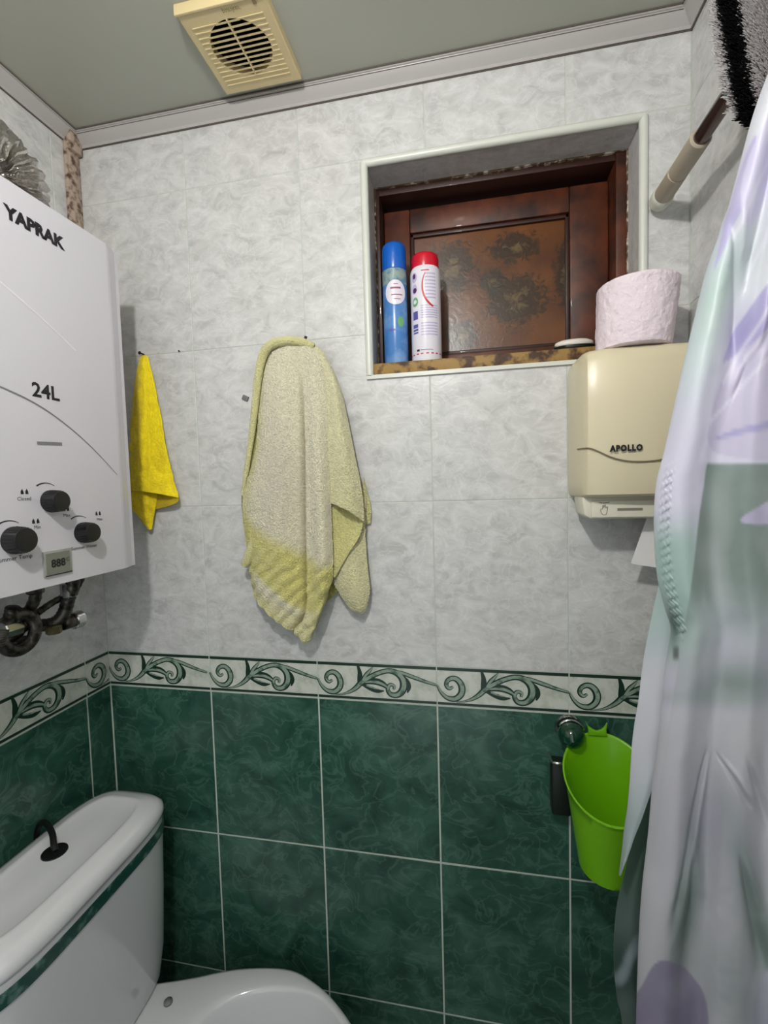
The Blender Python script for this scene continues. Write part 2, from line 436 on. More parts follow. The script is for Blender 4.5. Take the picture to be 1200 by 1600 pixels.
# ------------------------------------------------------------ window niche
REV = .078
nic = MB(); e = .0005
struct_rev = []
rv = MB()
rv.box(WX0-.005, WX0+.004, .001, REV, WZ0, WZ1); rv.box(WX1-.004, WX1+.005, .001, REV, WZ0, WZ1); rv.box(WX0, WX1, .001, REV, WZ1-.004, WZ1+.004)
trimr = struct(rv.build('trim_5', M['tile_grey']))
q = MB()      # glazed corner strips round the opening
def lprof(a, b):
    q.tube([a, b], .0078, 12)
for a, b in (((WX0,.0,WZ0),(WX0,.0,WZ1)), ((WX1,.0,WZ0),(WX1,.0,WZ1)), ((WX0,.0,WZ1),(WX1,.0,WZ1))): lprof(a, b)
q.box(WX0-.006, WX1+.006, -.005, .004, WZ0-.007, WZ0+.0005)
struct(q.build('trim_6', M['quoin'], smooth=True, angle=50))
win = struct(MB().box(WX0-.01, WX1+.01, .150, .158, WZ0-.01, WZ1+.01).build('window_1', M['wood_dark']))
sl = MB(); sl.box(WX0+.002, WX1-.002, .003, .155, WZ0+.0005, 1.674); sl.build('sill', M['sillm'], win, bevel=.002)
IX0, IX1, IZ0, IZ1 = WX0+.014, WX1-.024, 1.6745, 2.034
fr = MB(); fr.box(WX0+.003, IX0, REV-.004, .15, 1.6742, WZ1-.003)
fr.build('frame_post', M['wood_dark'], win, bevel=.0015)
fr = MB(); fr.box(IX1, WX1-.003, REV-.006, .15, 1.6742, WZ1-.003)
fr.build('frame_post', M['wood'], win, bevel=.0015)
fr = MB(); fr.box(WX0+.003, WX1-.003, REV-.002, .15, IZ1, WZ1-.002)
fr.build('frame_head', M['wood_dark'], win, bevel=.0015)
# rough plaster line between reveal and frame
pl = MB(); random.seed(4)
for i in range(46):
    x = WX0+.006+i*.0105; hgt = random.uniform(.0004, .0032)
    pl.box(x, x+.0105, REV-.008, REV-.001, WZ1-.005-hgt, WZ1-.003)
for i in range(34):
    z = 1.68+i*.0108; hgt = random.uniform(.0002, .0026)
    pl.box(WX0+.003, WX0+.005+hgt, REV-.008, REV-.003, z, z+.0108); pl.box(WX1-.005-hgt*.6, WX1-.003, REV-.010, REV-.005, z, z+.0108)
pl.build('plaster_edge', mat('chipped_plaster', (98,78,58), .9, var=(70,(200,192,176),.5,.62)), win)
SX0, SX1, SZ0, SZ1, SY = IX0+.001, IX1-.001, 1.6755, 2.024, .118
PX0, PX1, PZ0, PZ1 = .703, 1.028, 1.712, 1.974
sash = MB(); sash.box(SX0, PX0, SY, .145, SZ0, SZ1); s_ = sash.build('sash', M['wood'], win, bevel=.003)
MB().box(PX1, SX1, SY, .145, SZ0, SZ1).build('sash_stile', M['wood'], s_, bevel=.003)
MB().box(PX0, PX1, SY+.0005, .145, PZ1, SZ1).build('sash_rail', M['wood'], s_, bevel=.003)
MB().box(PX0, PX1, SY+.0005, .145, SZ0, PZ0).build('sash_rail', M['wood'], s_, bevel=.003)
bd = MB()
for i in range(1):
    a = .0075
    bd.box(PX0, PX0+a, SY+.006, .14, PZ0, PZ1); bd.box(PX1-a, PX1, SY+.006, .14, PZ0, PZ1)
    bd.box(PX0, PX1, SY+.006, .14, PZ0, PZ0+a); bd.box(PX0, PX1, SY+.006, .14, PZ1-a, PZ1)
bd.build('glazing_bead', M['wood_dark'], s_, bevel=.0015)
# amber textured pane with floral print
m_, nt, b = newmat('amber_flower_glass'); N = nt.nodes; L = nt.links
tc = N.new('ShaderNodeTexCoord'); prev = None
col1 = N.new('ShaderNodeTexNoise'); col1.inputs['Scale'].default_value = 9; L.new(tc.outputs['Object'], col1.inputs['Vector'])
rp = N.new('ShaderNodeValToRGB'); rp.color_ramp.elements[0].position = .35; rp.color_ramp.elements[1].position = .7
rp.color_ramp.elements[0].color = (*lin((92,46,12)), 1); rp.color_ramp.elements[1].color = (*lin((132,78,26)), 1); L.new(col1.outputs['Fac'], rp.inputs['Fac'])
cur = rp.outputs['Color']
tx = N.new('ShaderNodeTexNoise'); tx.inputs['Scale'].default_value = 55; tx.inputs['Detail'].default_value = 5; tx.inputs['Distortion'].default_value = 1.5; L.new(tc.outputs['Object'], tx.inputs['Vector'])
pcx = (PX0+PX1)/2
for fx, fz, rr, asp in ((805,386,.062,.55),(806,468,.074,.85),(706,418,.060,1.1),(888,430,.034,2.4),(722,525,.042,1.1),(770,440,.03,1)):
    pt = at(fx, fz, .13)
    ox, oz = pt.x - pcx, pt.z - PZ0
    vm = N.new('ShaderNodeVectorMath'); vm.operation = 'SUBTRACT'; vm.inputs[1].default_value = (ox, 0, oz); L.new(tc.outputs['Object'], vm.inputs[0])
    sc_ = N.new('ShaderNodeVectorMath'); sc_.operation = 'MULTIPLY'; sc_.inputs[1].default_value = (1/rr, 0, 1/(rr*asp)); L.new(vm.outputs[0], sc_.inputs[0])
    ln_ = N.new('ShaderNodeVectorMath'); ln_.operation = 'LENGTH'; L.new(sc_.outputs[0], ln_.inputs[0])
    ad = N.new('ShaderNodeMath'); ad.operation = 'ADD'; L.new(ln_.outputs['Value'], ad.inputs[0])
    mm = N.new('ShaderNodeMath'); mm.operation = 'MULTIPLY'; mm.inputs[1].default_value = 1.6; L.new(tx.outputs['Fac'], mm.inputs[0]); L.new(mm.outputs[0], ad.inputs[1])
    mr = N.new('ShaderNodeMapRange'); mr.inputs[1].default_value = 1.45; mr.inputs[2].default_value = 1.75; mr.inputs[3].default_value = .85; mr.inputs[4].default_value = 0; L.new(ad.outputs[0], mr.inputs[0])
    mx = N.new('ShaderNodeMix'); mx.data_type = 'RGBA'; L.new(mr.outputs[0], mx.inputs[0]); L.new(cur, mx.inputs[6]); mx.inputs[7].default_value = (*lin((42,30,14)), 1)
    mr2 = N.new('ShaderNodeMapRange'); mr2.inputs[1].default_value = .75; mr2.inputs[2].default_value = 1.15; mr2.inputs[3].default_value = .6; mr2.inputs[4].default_value = 0; L.new(ad.outputs[0], mr2.inputs[0])
    mx2 = N.new('ShaderNodeMix'); mx2.data_type = 'RGBA'; L.new(mr2.outputs[0], mx2.inputs[0]); L.new(mx.outputs[2], mx2.inputs[6]); mx2.inputs[7].default_value = (*lin((140,118,74)), 1)
    cur = mx2.outputs[2]
L.new(cur, b.inputs['Base Color']); b.inputs['Roughness'].default_value = .3; b.inputs['Transmission Weight'].default_value = .25
bp = N.new('ShaderNodeBump'); bp.inputs['Strength'].default_value = .3; bp.inputs['Distance'].default_value = .001; L.new(tx.outputs['Fac'], bp.inputs['Height']); L.new(bp.outputs['Normal'], b.inputs['Normal'])
M['amber'] = m_
MB().box(PX0, PX1, .131, .135, PZ0, PZ1).build('pane', M['amber'], s_)

# ------------------------------------------------------------ text
def text_mb(mb, s, size, frame, ox=0, oy=0, lift=.0004, bold=0, sx=1, align='LEFT', sp=1):
    cu = bpy.data.curves.new('t', 'FONT'); cu.body = s; cu.size = size; cu.offset = bold; cu.align_x = align; cu.space_character = sp; cu.resolution_u = 2
    o = bpy.data.objects.new('t', cu); COL.objects.link(o)
    bpy.context.view_layer.update()
    dg = bpy.context.evaluated_depsgraph_get(); me = o.evaluated_get(dg).to_mesh()
    mb.add([frame(v.co.x*sx+ox, v.co.y+oy, lift) for v in me.vertices], [tuple(p.vertices) for p in me.polygons])
    o.evaluated_get(dg).to_mesh_clear(); bpy.data.objects.remove(o); bpy.data.curves.remove(cu)

# ------------------------------------------------------------ gas water heater on the left wall
BX = .205
bo = thing('water_heater', (.1, -.325, 1.298), 'white wall-mounted gas water heater with black knobs, at upper left', 'water heater')
prof = [(.02,-.145),(.190,-.140),(.1955,-.1415),(.1965,-.150),(BX-.001,-.172),(BX,-.178),(BX,-.472),(BX-.001,-.478),(.1965,-.500),(.1955,-.5085),(.190,-.510),(.02,-.505)]
MB().prism(prof, 1.297, 1.870, lambda a, b_, d: (a, b_, d)).build('casing', M['boiler'], bo)
bf = lambda a, b_, d: (BX+d, a, b_)            # a = y, b = z on the front
lt = MB(); text_mb(lt, 'YAPRAK', .0245, bf, -.3585, 1.817, bold=.0014, sx=1.0); lt.build('lettering', M['ink'], bo)
lt = MB(); text_mb(lt, '24L', .029, bf, -.338, 1.578, bold=.0007, sx=1.05); lt.build('lettering', M['ink'], bo)
def ribbon(mb, pts, wd, frame, lift=.0004, ch=2):
    P = chaikin([tuple(p) + ((wd,) if len(p) == 2 else ()) for p in pts], ch); vs_, fs = [], []
    for i, (x, y, w_) in enumerate(P):
        a, b_ = P[max(i-1,0)], P[min(i+1,len(P)-1)]; dx, dy = b_[0]-a[0], b_[1]-a[1]; l = math.hypot(dx,dy) or 1
        vs_ += [frame(x-dy/l*w_/2, y+dx/l*w_/2, lift), frame(x+dy/l*w_/2, y-dx/l*w_/2, lift)]
        if i: fs.append((2*i-2,2*i-1,2*i+1,2*i))
    mb.add(vs_, fs)
rb = MB(); ribbon(rb, [(-.475,1.588,.001),(-.43,1.591,.002),(-.384,1.582,.0026),(-.329,1.567,.0024),(-.276,1.539,.002),(-.228,1.505,.0016),(-.184,1.466,.0008)], 0, bf); rb.build('curved_line', M['greyink'], bo)
p0, p1 = atx(0, 440, BX), atx(118, 548, BX)
rb = MB(); ribbon(rb, [(p0.y,p0.z),((p0.y+p1.y)/2,(p0.z+p1.z)/2+.003),(p1.y,p1.z)], .0022, bf); rb.build('highlight_line', M['highlight'], bo)  # pale streak painted on the casing front as a highlight
rb = MB(); ribbon(rb, [(-.336,1.510),(-.294,1.512)], .0045, bf, .0008, 0); rb.build('badge', M['greyink'], bo)
mk = MB()
for (ku, kv, kr) in ((88,783,.0165),(32,844,.0190),(138,832,.0165)):
    kp = atx(ku, kv, BX+.011); ky, kz = kp.y, kp.z; q_ = kr/.0235; mk = MB()
    k = MB(); k.lathe([(.0235*q_,0),(.0232*q_,.004),(.0215*q_,.0195),(.0205*q_,.0215),(.0150*q_,.0222),(0,.0222)], (BX, ky, kz), 'x', 36)
    ko = k.build('knob', M['black'], bo, smooth=True, angle=35)
    rg = MB()
    for i in range(26):
        t = 2*math.pi*i/26; c_, s2 = math.cos(t), math.sin(t)
        rg.tube([(BX+.003, ky+c_*.0232*q_, kz+s2*.0232*q_), (BX+.019, ky+c_*.0216*q_, kz+s2*.0216*q_)], .0007, 5)
    rg.build('grip_ribs', M['black'], ko)
    arc = [(ky-.006+.021*math.cos(t)*1.08, kz+.009+.0185*math.sin(t), .0006+.0016*(1-i/8)) for i, t in enumerate([math.radians(130-10*i) for i in range(9)])]
    ribbon(mk, arc, 0, bf, ch=1); mk.build('turn_arc', M['ink'], bo)
for fy, fz in ((-.366,1.436),(-.352,1.393),(-.300,1.408),(-.238,1.397)):
    for d in (0, .007):
        mk = MB(); mk.add([bf(fy+d,fz,.0004), bf(fy+d+.0045,fz,.0004), bf(fy+d+.004,fz+.004,.0004), bf(fy+d+.0022,fz+.0075,.0004), bf(fy+d,fz+.004,.0004)], [(0,1,2,3,4)]); mk.build('flame_symbol', M['ink'], bo)
for tx_, sz_, ty_, tz_ in (('Closed',.0075,-.372,1.427),('Min',.0075,-.350,1.385),('Max',.0075,-.300,1.399),('Max',.007,-.236,1.388),('Summer Temp',.0088,-.408,1.345),('Summer Winter',.0078,-.290,1.345)):
    mk = MB(); text_mb(mk, tx_, sz_, bf, ty_, tz_); mk.build('printed_words', M['ink'], bo)
lf = MB().box(BX-.001, BX+.0025, -.340, -.292, 1.312, 1.350); lfo = lf.build('display_bezel', M['lcd_frame'], bo, bevel=.0008)
MB().box(BX+.0022, BX+.0029, -.3365, -.2955, 1.3155, 1.3465).build('display_screen', M['lcd'], lfo)
lt = MB(); text_mb(lt, '888', .0165, bf, -.329, 1.325, .0033, bold=.0005); text_mb(lt, 'C', .008, bf, -.303, 1.331, .0033)
ribbon(lt, [(-.339,1.3135),(-.293,1.3135)], .0015, bf, .0031, 0); lt.build('digits', M['ink'], lfo)
# foil duct rising from the heater
du = thing('flue_duct', (.11, -.27, 1.871), 'crumpled shiny aluminium flue duct above the white water heater', 'duct')
path = chaikin([(.12,-.275,1.882),(.12,-.27,1.910),(.118,-.29,1.945),(.115,-.36,1.968),(.11,-.48,1.972),(.11,-.62,1.972)], 3)
dp = []; rad = []; acc = 0
N_ = 150
cum = [0]
for i in range(1, len(path)): cum.append(cum[-1] + (Vector(path[i])-Vector(path[i-1])).length)
for i in range(N_):
    d = cum[-1]*i/(N_-1); j = max(k for k in range(len(cum)) if cum[k] <= d + 1e-9); j = min(j, len(path)-2)
    f = (d-cum[j])/(cum[j+1]-cum[j]); dp.append(Vector(path[j]).lerp(Vector(path[j+1]), f)); rad.append(.052 + .0035*math.sin(d*2*math.pi/.0115))
d_ = MB().tube(dp, rad, 48); vv = []
for v in d_.v:
    n_ = mnoise.noise_vector(Vector(v)*26)*.0075 + mnoise.noise_vector(Vector(v)*70)*.0035; vv.append(tuple(Vector(v)+n_))
d_.v = vv; d_.build('foil_hose', M['foil'], du)
MB().lathe([(.056,0),(.056,.012),(.05,.014)], (.12,-.275,1.8702), 'z', 36).build('collar', M['dullmetal'], du, smooth=True, angle=40)
# valves and hoses below the heater
def valve(nm, label, base, hoses, stub):
    t = thing(nm, base, label, 'valve')
    for pts, r, mt, part in hoses:
        pth = chaikin([tuple(p_) for p_ in pts], 3)
        MB().tube(pth, [r*(1+.06*math.sin(i*2.2)) for i in range(len(pth))], 14).build(part, M[mt], t, smooth=True)
    for (c, ax, r, h0, h1), mt, part in stub:
        MB().lathe([(r*.9,h0),(r,h0+.002),(r,h1-.002),(r*.9,h1)], c, ax, 8 if part == 'nut' else 20).build(part, M[mt], t, smooth=part != 'nut', angle=30)
    return t
valve('pipe_valve', 'aged metal valve with looping hose at left edge under the water heater', (.07,-.27,1.20),
  [([(.085,-.283+.030*math.cos(t),1.208+.030*math.sin(t)) for t in [math.radians(100-17*i) for i in range(19)]], .010, 'dullmetal', 'loop'),
   ([(.10,-.262,1.296),(.10,-.26,1.262),(.075,-.255,1.235),(.07,-.262,1.205),(.06,-.295,1.190),(.055,-.335,1.196),(.06,-.36,1.225)], .009, 'dullmetal', 'hose'),
   ([(.0,-.29,1.215),(.03,-.29,1.215),(.07,-.285,1.222),(.08,-.285,1.250)], .011, 'dullmetal', 'elbow')],
  [(((.07,-.30,1.213),'y',.015,0,.030),'chrome','nut'), (((.10,-.262,1.268),'z',.013,0,.022),'dullmetal','nut'), (((.0,-.29,1.215),'x',.024,-.006,.004),'chrome','flange'),
   (((.062,-.262,1.176),'z',.016,0,.014),'dullmetal','cap')])
valve('pipe_valve', 'aged metal valve with round chrome end cap, under the water heater nearest the corner', (.07,-.19,1.19),
  [([(.10,-.187,1.296),(.10,-.187,1.262),(.085,-.186,1.240),(.08,-.188,1.215),(.07,-.200,1.197),(.045,-.215,1.196),(-.004,-.215,1.200)], .0115, 'dullmetal', 'hose'),
   ([(.09,-.150,1.293),(.088,-.155,1.272),(.08,-.168,1.245),(.076,-.178,1.215),(.072,-.182,1.200)], .006, 'black', 'cable'),
   ([(.07,-.235,1.226),(.07,-.21,1.236),(.074,-.18,1.244)], .006, 'dullmetal', 'lever')],
  [(((.09,-.187,1.244),'z',.014,0,.026),'chrome','nut'), (((.072,-.190,1.192),'y',.012,0,.026),'dullmetal','body'), (((.072,-.166,1.192),'y',.0165,-.002,.018),'chrome','end_cap'),
   (((.07,-.205,1.180),'z',.013,0,.016),'brass','nut')])

# ------------------------------------------------------------ toilet
def sring(cx, cy, z, rx, ry, n, seg=72):
    out = []
    for k in range(seg):
        t = 2*math.pi*k/seg; c_, s2 = math.cos(t), math.sin(t)
        out.append((cx + rx*math.copysign(abs(c_)**(2/n), c_), cy + ry*math.copysign(abs(s2)**(2/n), s2), z))
    return out
to = thing('toilet', (.3, -.26, 0), 'white toilet with a green marble band on its cistern', 'toilet')
TC = (.110, -.268)
body = [(.432,.080,.170),(.436,.084,.180),(.50,.088,.187),(.62,.0905,.191),(.740,.0925,.1935),(.772,.093,.194)]
tk = MB().loft([sring(TC[0]-(.093-rx), TC[1], z, rx, ry, 4.6) for z, rx, ry in body]).build('cistern', M['porcelain'], to, smooth=True, angle=50)
bnd = [(.7385,.0932,.1942),(.7385,.0938,.1948),(.7610,.0940,.1952),(.7610,.0932,.1942)]
MB().loft([sring(TC[0], TC[1], z, rx, ry, 4.6) for z, rx, ry in bnd], False, False).build('marble_band', M['marble_green'], tk, smooth=True, angle=30)
MB().loft([sring(TC[0], TC[1], z, .0925, .1935, 4.6) for z in (.7690,.7745)]).build('joint_or_shadow_line', M['greyink'], tk, smooth=True, angle=30)
lid = [(.7725,.0925,.193),(.7735,.0955,.197),(.780,.0970,.199),(.789,.0955,.197),(.798,.088,.188),(.8035,.076,.174),(.8060,.066,.162),(.8075,.062,.158),(.8060,.057,.153),(.8040,.052,.148),(.8040,.02,.10)]
lo = MB().loft([sring(TC[0], TC[1], z, rx, ry, 4.2) for z, rx, ry in lid]).build('cistern_lid', M['porcelain'], to, smooth=True, angle=60)
HO = (.093, -.255)
MB().lathe([(.0205,.8038),(.020,.8060),(.0185,.8058),(.018,.8048),(0,.8048)], (*HO, 0), 'z', 32).build('flush_opening', M['black'], lo, smooth=True, angle=40)
MB().tube(chaikin([(.093,-.254,.805),(.084,-.248,.812),(.068,-.234,.819),(.046,-.222,.823),(.028,-.216,.824),(.016,-.214,.816),(.007,-.213,.795),(.005,-.213,.74)], 3), .0052, 10).build('pull_cord', M['black'], lo, smooth=True)
YC = -.26
half = [(.045,0),(.045,.06),(.06,.10),(.11,.118),(.174,.137),(.239,.158),(.297,.183),(.347,.198),(.42,.210),(.462,.206),(.522,.182),(.56,.158),(.60,.126),(.64,.07),(.657,0)]
outl = [(x, YC+y) for x, y in half] + [(x, YC-y) for x, y in half[-2:0:-1]]
outl = chaikin(outl, 2, True)
inh = [(.285,0),(.292,.06),(.315,.106),(.335,.128),(.372,.150),(.42,.164),(.486,.170),(.53,.158),(.577,.125),(.605,.07),(.616,0)]
inl = [(x, YC+y) for x, y in inh] + [(x, YC-y) for x, y in inh[-2:0:-1]]
inl = chaikin(inl, 2, True)
CC = (.45, YC); NB = 96
def resamp(poly):      # by angle about CC
    out = []
    for k in range(NB):
        t = 2*math.pi*k/NB; d = Vector((math.cos(t), math.sin(t))); best = 0
        for i in range(len(poly)):
            a = Vector(poly[i]) - Vector(CC); b_ = Vector(poly[(i+1)%len(poly)]) - Vector(CC); e_ = b_-a
            den = d.x*e_.y - d.y*e_.x
            if abs(den) < 1e-12: continue
            tt = (a.x*e_.y - a.y*e_.x)/den; uu = (a.x*d.y - a.y*d.x)/den
            if tt > 0 and -1e-6 <= uu <= 1+1e-6: best = max(best, tt)
        out.append((CC[0]+d.x*best, CC[1]+d.y*best))
    return out
OO, II = resamp(outl), resamp(inl)
def ring_s(P, s_, z, shift=0): return [(CC[0]+(x-CC[0])*s_+shift, CC[1]+(y-CC[1])*s_, z) for x, y in P]
def mixr(A, B, t, z): return [(a[0]*(1-t)+b_[0]*t, a[1]*(1-t)+b_[1]*t, z) for a, b_ in zip(A, B)]
foot = [(.33+.21*math.cos(2*math.pi*k/NB), YC+.115*math.sin(2*math.pi*k/NB)) for k in range(NB)]
rings = [mixr(foot, foot, 0, .0), mixr(foot, foot, 0, .02), mixr(foot, OO, .08, .12), mixr(foot, OO, .35, .24), mixr(foot, OO, .75, .34),
         mixr(foot, OO, .96, .39), ring_s(OO, 1.0, .405), ring_s(OO, 1.0, .420), ring_s(OO, .985, .428), ring_s(OO, .955, .431),
         mixr(OO, II, .8, .431), mixr(OO, II, .95, .429), ring_s(II, 1.0, .424), ring_s(II, .97, .412), ring_s(II, .93, .38), ring_s(II, .8, .32), ring_s(II, .55, .25, -.02), ring_s(II, .3, .21, -.04), ring_s(II, .15, .20, -.05)]
bw = MB().loft(rings).build('bowl', M['porcelain'], to, smooth=True, angle=70)
MB().lathe([(.0085,0),(.008,.0035),(0,.005)], (.223,-.156,.4312), 'z', 16).build('bolt_cap', M['greyink'], bw, smooth=True)

# ------------------------------------------------------------ ceiling vent
ve = thing('extractor_vent', (.45,-.12,2.187), 'cream square extractor fan grille on the ceiling', 'vent')
VX0, VX1, VY0, VY1, VZ = .376, .528, -.198, -.043, 2.190
CX, CY, CR = .452, -.126, .051
fm = MB(); K = 64
outer = []
for k in range(K):
    t = 2*math.pi*k/K; c_, s2 = math.cos(t), math.sin(t); r_ = 1/max(abs(c_), abs(s2))
    outer.append((((VX0+VX1)/2 + (VX1-VX0)/2*c_*r_), ((VY0+VY1)/2 + (VY1-VY0)/2*s2*r_)))
circ = [(CX+CR*math.cos(2*math.pi*k/K), CY+CR*math.sin(2*math.pi*k/K)) for k in range(K)]
def inset(P, d): 
    cx, cy = (VX0+VX1)/2, (VY0+VY1)/2
    return [(cx+(x-cx)*(1-d), cy+(y-cy)*(1-d)) for x, y in P]
R3 = lambda P, z: [(x, y, z) for x, y in P]
fm.loft([R3(outer, ZC), R3(outer, VZ+.002), R3(inset(outer,.03), VZ), R3(circ, VZ-.0005), R3(circ, ZC-.002)], False, False)
fm.build('cover', M['vent'], ve, smooth=True, angle=30)
fm = MB(); fm.lathe([(CR-.001,0),(0,0)], (CX,CY,ZC-.003), 'z', 32); fm.build('recess', M['vent_in'], ve)
for i in range(11):
    y = CY - CR + (i+.5)*2*CR/11; hw = math.sqrt(max(CR**2-(y-CY)**2, 1e-6))
    s = MB(); s.add([(CX-hw-.0005,y-.0020,VZ-.0012),(CX+hw+.0005,y-.0020,VZ-.0012),(CX+hw+.0005,y+.0012,VZ-.0012),(CX-hw-.0005,y+.0012,VZ-.0012),(CX-hw-.0005,y+.0020,VZ+.004),(CX+hw+.0005,y+.0020,VZ+.004),(CX+hw+.0005,y+.0032,VZ+.004),(CX-hw-.0005,y+.0032,VZ+.004)],
        [(0,3,2,1),(4,5,6,7),(0,1,5,4),(1,2,6,5),(2,3,7,6),(3,0,4,7)])
    s.build('slat', M['vent'], ve)
MB().box(CX-.0012, CX+.0012, CY-CR, CY+CR, VZ-.0015, VZ+.004).build('crossbar', M['vent'], ve)
rbm = MB()
for i in range(13):
    y = VY0+.024 + i*.0092; hw = math.sqrt(max(CR**2-(y-CY)**2, 0)) if abs(y-CY) < CR else 0
    if hw: rbm.box(VX0+.014, CX-hw-.002, y-.0008, y+.0008, VZ-.0014, VZ+.0005); rbm.box(CX+hw+.002, VX1-.014, y-.0008, y+.0008, VZ-.0014, VZ+.0005)
    else: rbm.box(VX0+.014, VX1-.014, y-.0008, y+.0008, VZ-.0014, VZ+.0005)
rbm.build('ribs', M['vent'], ve)
MB().box(VX0-.001, VX1+.001, VY0-.004, VY0+.0005, VZ-.002, ZC-.0001).build('front_lip', M['vent'], ve, bevel=.0008)
M['tanp'] = mat('tan_print', (140,120,80), .5); lt = MB(); text_mb(lt, 'punker', .011, lambda a, b_, d: (a, b_, VZ-.0006-d), .452, VY0+.006)
lt.build('lettering', M['tanp'], ve); lt = MB(); ribbon(lt, [(.505,VY0+.006),(.511,VY0+.006)], .007, lambda a, b_, d: (a, b_, VZ-.0006-d), .0004, 0)
lt.build('logo_mark', M['tanp'], ve)

# ------------------------------------------------------------ cans on the sill
def arc_patch(mb, c, r, a0, a1, z0, z1, n=8):      # angle measured from -y (towards the room), + to the right
    vs_ = []
    for i in range(n+1):
        t = math.radians(a0 + (a1-a0)*i/n)
        for z in (z0, z1): vs_.append((c[0]+r*math.sin(t), c[1]-r*math.cos(t), z))
    mb.add(vs_, [(2*i, 2*i+2, 2*i+3, 2*i+1) for i in range(n)])
def arc_ellipse(mb, c, r, ac, aw, zc, zh, n=24, m=5):
    vs_ = []
    for q in range(1, m+1):
        for k in range(n):
            t = math.radians(ac + aw*q/m*math.cos(2*math.pi*k/n)); vs_.append((c[0]+r*math.sin(t), c[1]-r*math.cos(t), zc + zh*q/m*math.sin(2*math.pi*k/n)))
    fs = [tuple(range(n))] + [(q*n+k, q*n+(k+1)%n, (q+1)*n+(k+1)%n, (q+1)*n+k) for q in range(m-1) for k in range(n)]
    mb.add(vs_, fs)
ZS = 1.6742
c1 = (.679, .044); r1 = .0245
ca = thing('spray_can', (*c1, ZS), 'blue aerosol can with a blue cap, at the left end of the window sill', 'spray can')
MB().lathe([(r1-.002,0),(r1,.0015),(r1,.003),(r1-.0006,.004),(r1,.006),(r1,.182),(r1-.002,.190)], (*c1, ZS), 'z', 48).build('can', M['blue_can'], ca, smooth=True, angle=35)
MB().lathe([(r1-.0005,.188),(r1,.190),(r1-.0003,.228),(r1-.002,.236),(r1-.007,.241),(r1-.013,.243),(0,.2435)], (*c1, ZS), 'z', 48).build('cap', M['blue'], ca, smooth=True, angle=50)
lb = MB(); arc_patch(lb, c1, r1+.0003, -80, 80, ZS+.158, ZS+.187, 20); lb.build('grey_band', mat('grey_green_print', (140,158,150), .35, var=(90,(90,130,160),.45,.6)), ca)
lb = MB(); arc_ellipse(lb, c1, r1+.0006, 12, 50, ZS+.140, .024); lb.build('oval_label', M['can_white'], ca)
lb = MB(); 
for i, (a0, a1, z, h) in enumerate(((-12,36,.1465,.0035),(-8,44,.134,.0022),(4,34,.126,.0015),(4,24,.155,.0015))): arc_patch(lb, c1, r1+.0009, a0, a1, ZS+z, ZS+z+h)
lb.build('label_lines', mat('label_grey_red', (150,80,110), .5), ca)
lb = MB(); arc_ellipse(lb, c1, r1+.0004, 34, 16, ZS+.083, .010); lb.build('leaf_mark', M['greenink'], ca)
lb = MB(); arc_patch(lb, c1, r1+.0006, -22, 6, ZS+.066, ZS+.069); lb.build('blue_mark', M['violet'], ca)
c2 = (.741, .044); r2 = .0300
cb = thing('spray_can', (*c2, ZS), 'white aerosol can with a red cap, right of the blue can on the sill', 'spray can')
MB().lathe([(r2-.002,0),(r2,.0015),(r2,.003),(r2-.0008,.0045),(r2,.007),(r2,.176),(r2-.001,.181),(r2-.004,.186)], (*c2, ZS), 'z', 48).build('can', M['can_white'], cb, smooth=True, angle=35)
MB().lathe([(r2-.0035,.183),(r2-.003,.185),(r2-.0032,.203),(r2-.0045,.209),(r2-.008,.212),(0,.2125)], (*c2, ZS), 'z', 48).build('cap', M['red'], cb, smooth=True, angle=50)
rr = r2+.0003
def P_(name, mt, *shapes):
    lb = MB()
    for s in shapes:
        if s[0] == 'r': arc_patch(lb, c2, rr+s[5], s[1], s[2], ZS+s[3], ZS+s[4])
        else: arc_ellipse(lb, c2, rr+s[5], s[1], s[2], ZS+s[3], s[4])
    lb.build(name, mt, cb)
P_('round_icons', M['violetpale'], ('e',-40,13,.163,.0095,0), ('e',-40,13,.141,.0095,0))
P_('icon_marks', mat('plum_ink', (80,30,90), .5), ('e',-40,7,.165,.005,.0003), ('e',-38,9,.138,.005,.0003))
P_('leaf_icon', M['greenink'], ('e',-38,14,.116,.009,0)); P_('leaf_icon', M['can_white'], ('e',-38,8,.116,.004,.0004))
P_('blue_panels', M['violet'], ('r',-50,-26,.082,.098,0), ('r',-50,-26,.055,.058,0), ('r',-50,-26,.060,.064,0), ('r',-50,-26,.066,.073,0))
P_('fine_text', M['violetpale'], *[('r',-14,52,.050+.0055*i,.0525+.0055*i,0) for i in range(5)], *[('r',-14,52,.083+.0045*i,.085+.0045*i,0) for i in range(6)], *[('r',4,46,.120+.0065*i,.1225+.0065*i,0) for i in range(8)])
P_('red_ring', M['redink'], ('r',-70,85,.014,.0165,0)); P_('red_line', M['redink'], ('r',-10,20,.172,.174,0)); P_('base_text', M['ink'], ('r',-34,-22,.020,.024,0), ('r',-18,30,.0215,.0225,0))
lb = MB(); pts = [(2,.168),(-8,.155),(-10,.138),(-2,.122),(14,.110),(30,.104)]
vs_ = []; fs = []
pp = chaikin(pts, 2)
for i, (a, z) in enumerate(pp):
    t = math.radians(a); t2 = math.radians(a+5.5)
    vs_ += [(c2[0]+(rr+.0003)*math.sin(t), c2[1]-(rr+.0003)*math.cos(t), ZS+z-.001), (c2[0]+(rr+.0003)*math.sin(t2), c2[1]-(rr+.0003)*math.cos(t2), ZS+z+.0015)]
    if i: fs.append((2*i-2, 2*i-1, 2*i+1, 2*i))
lb.add(vs_, fs); lb.build('red_arc', M['redink'], cb)
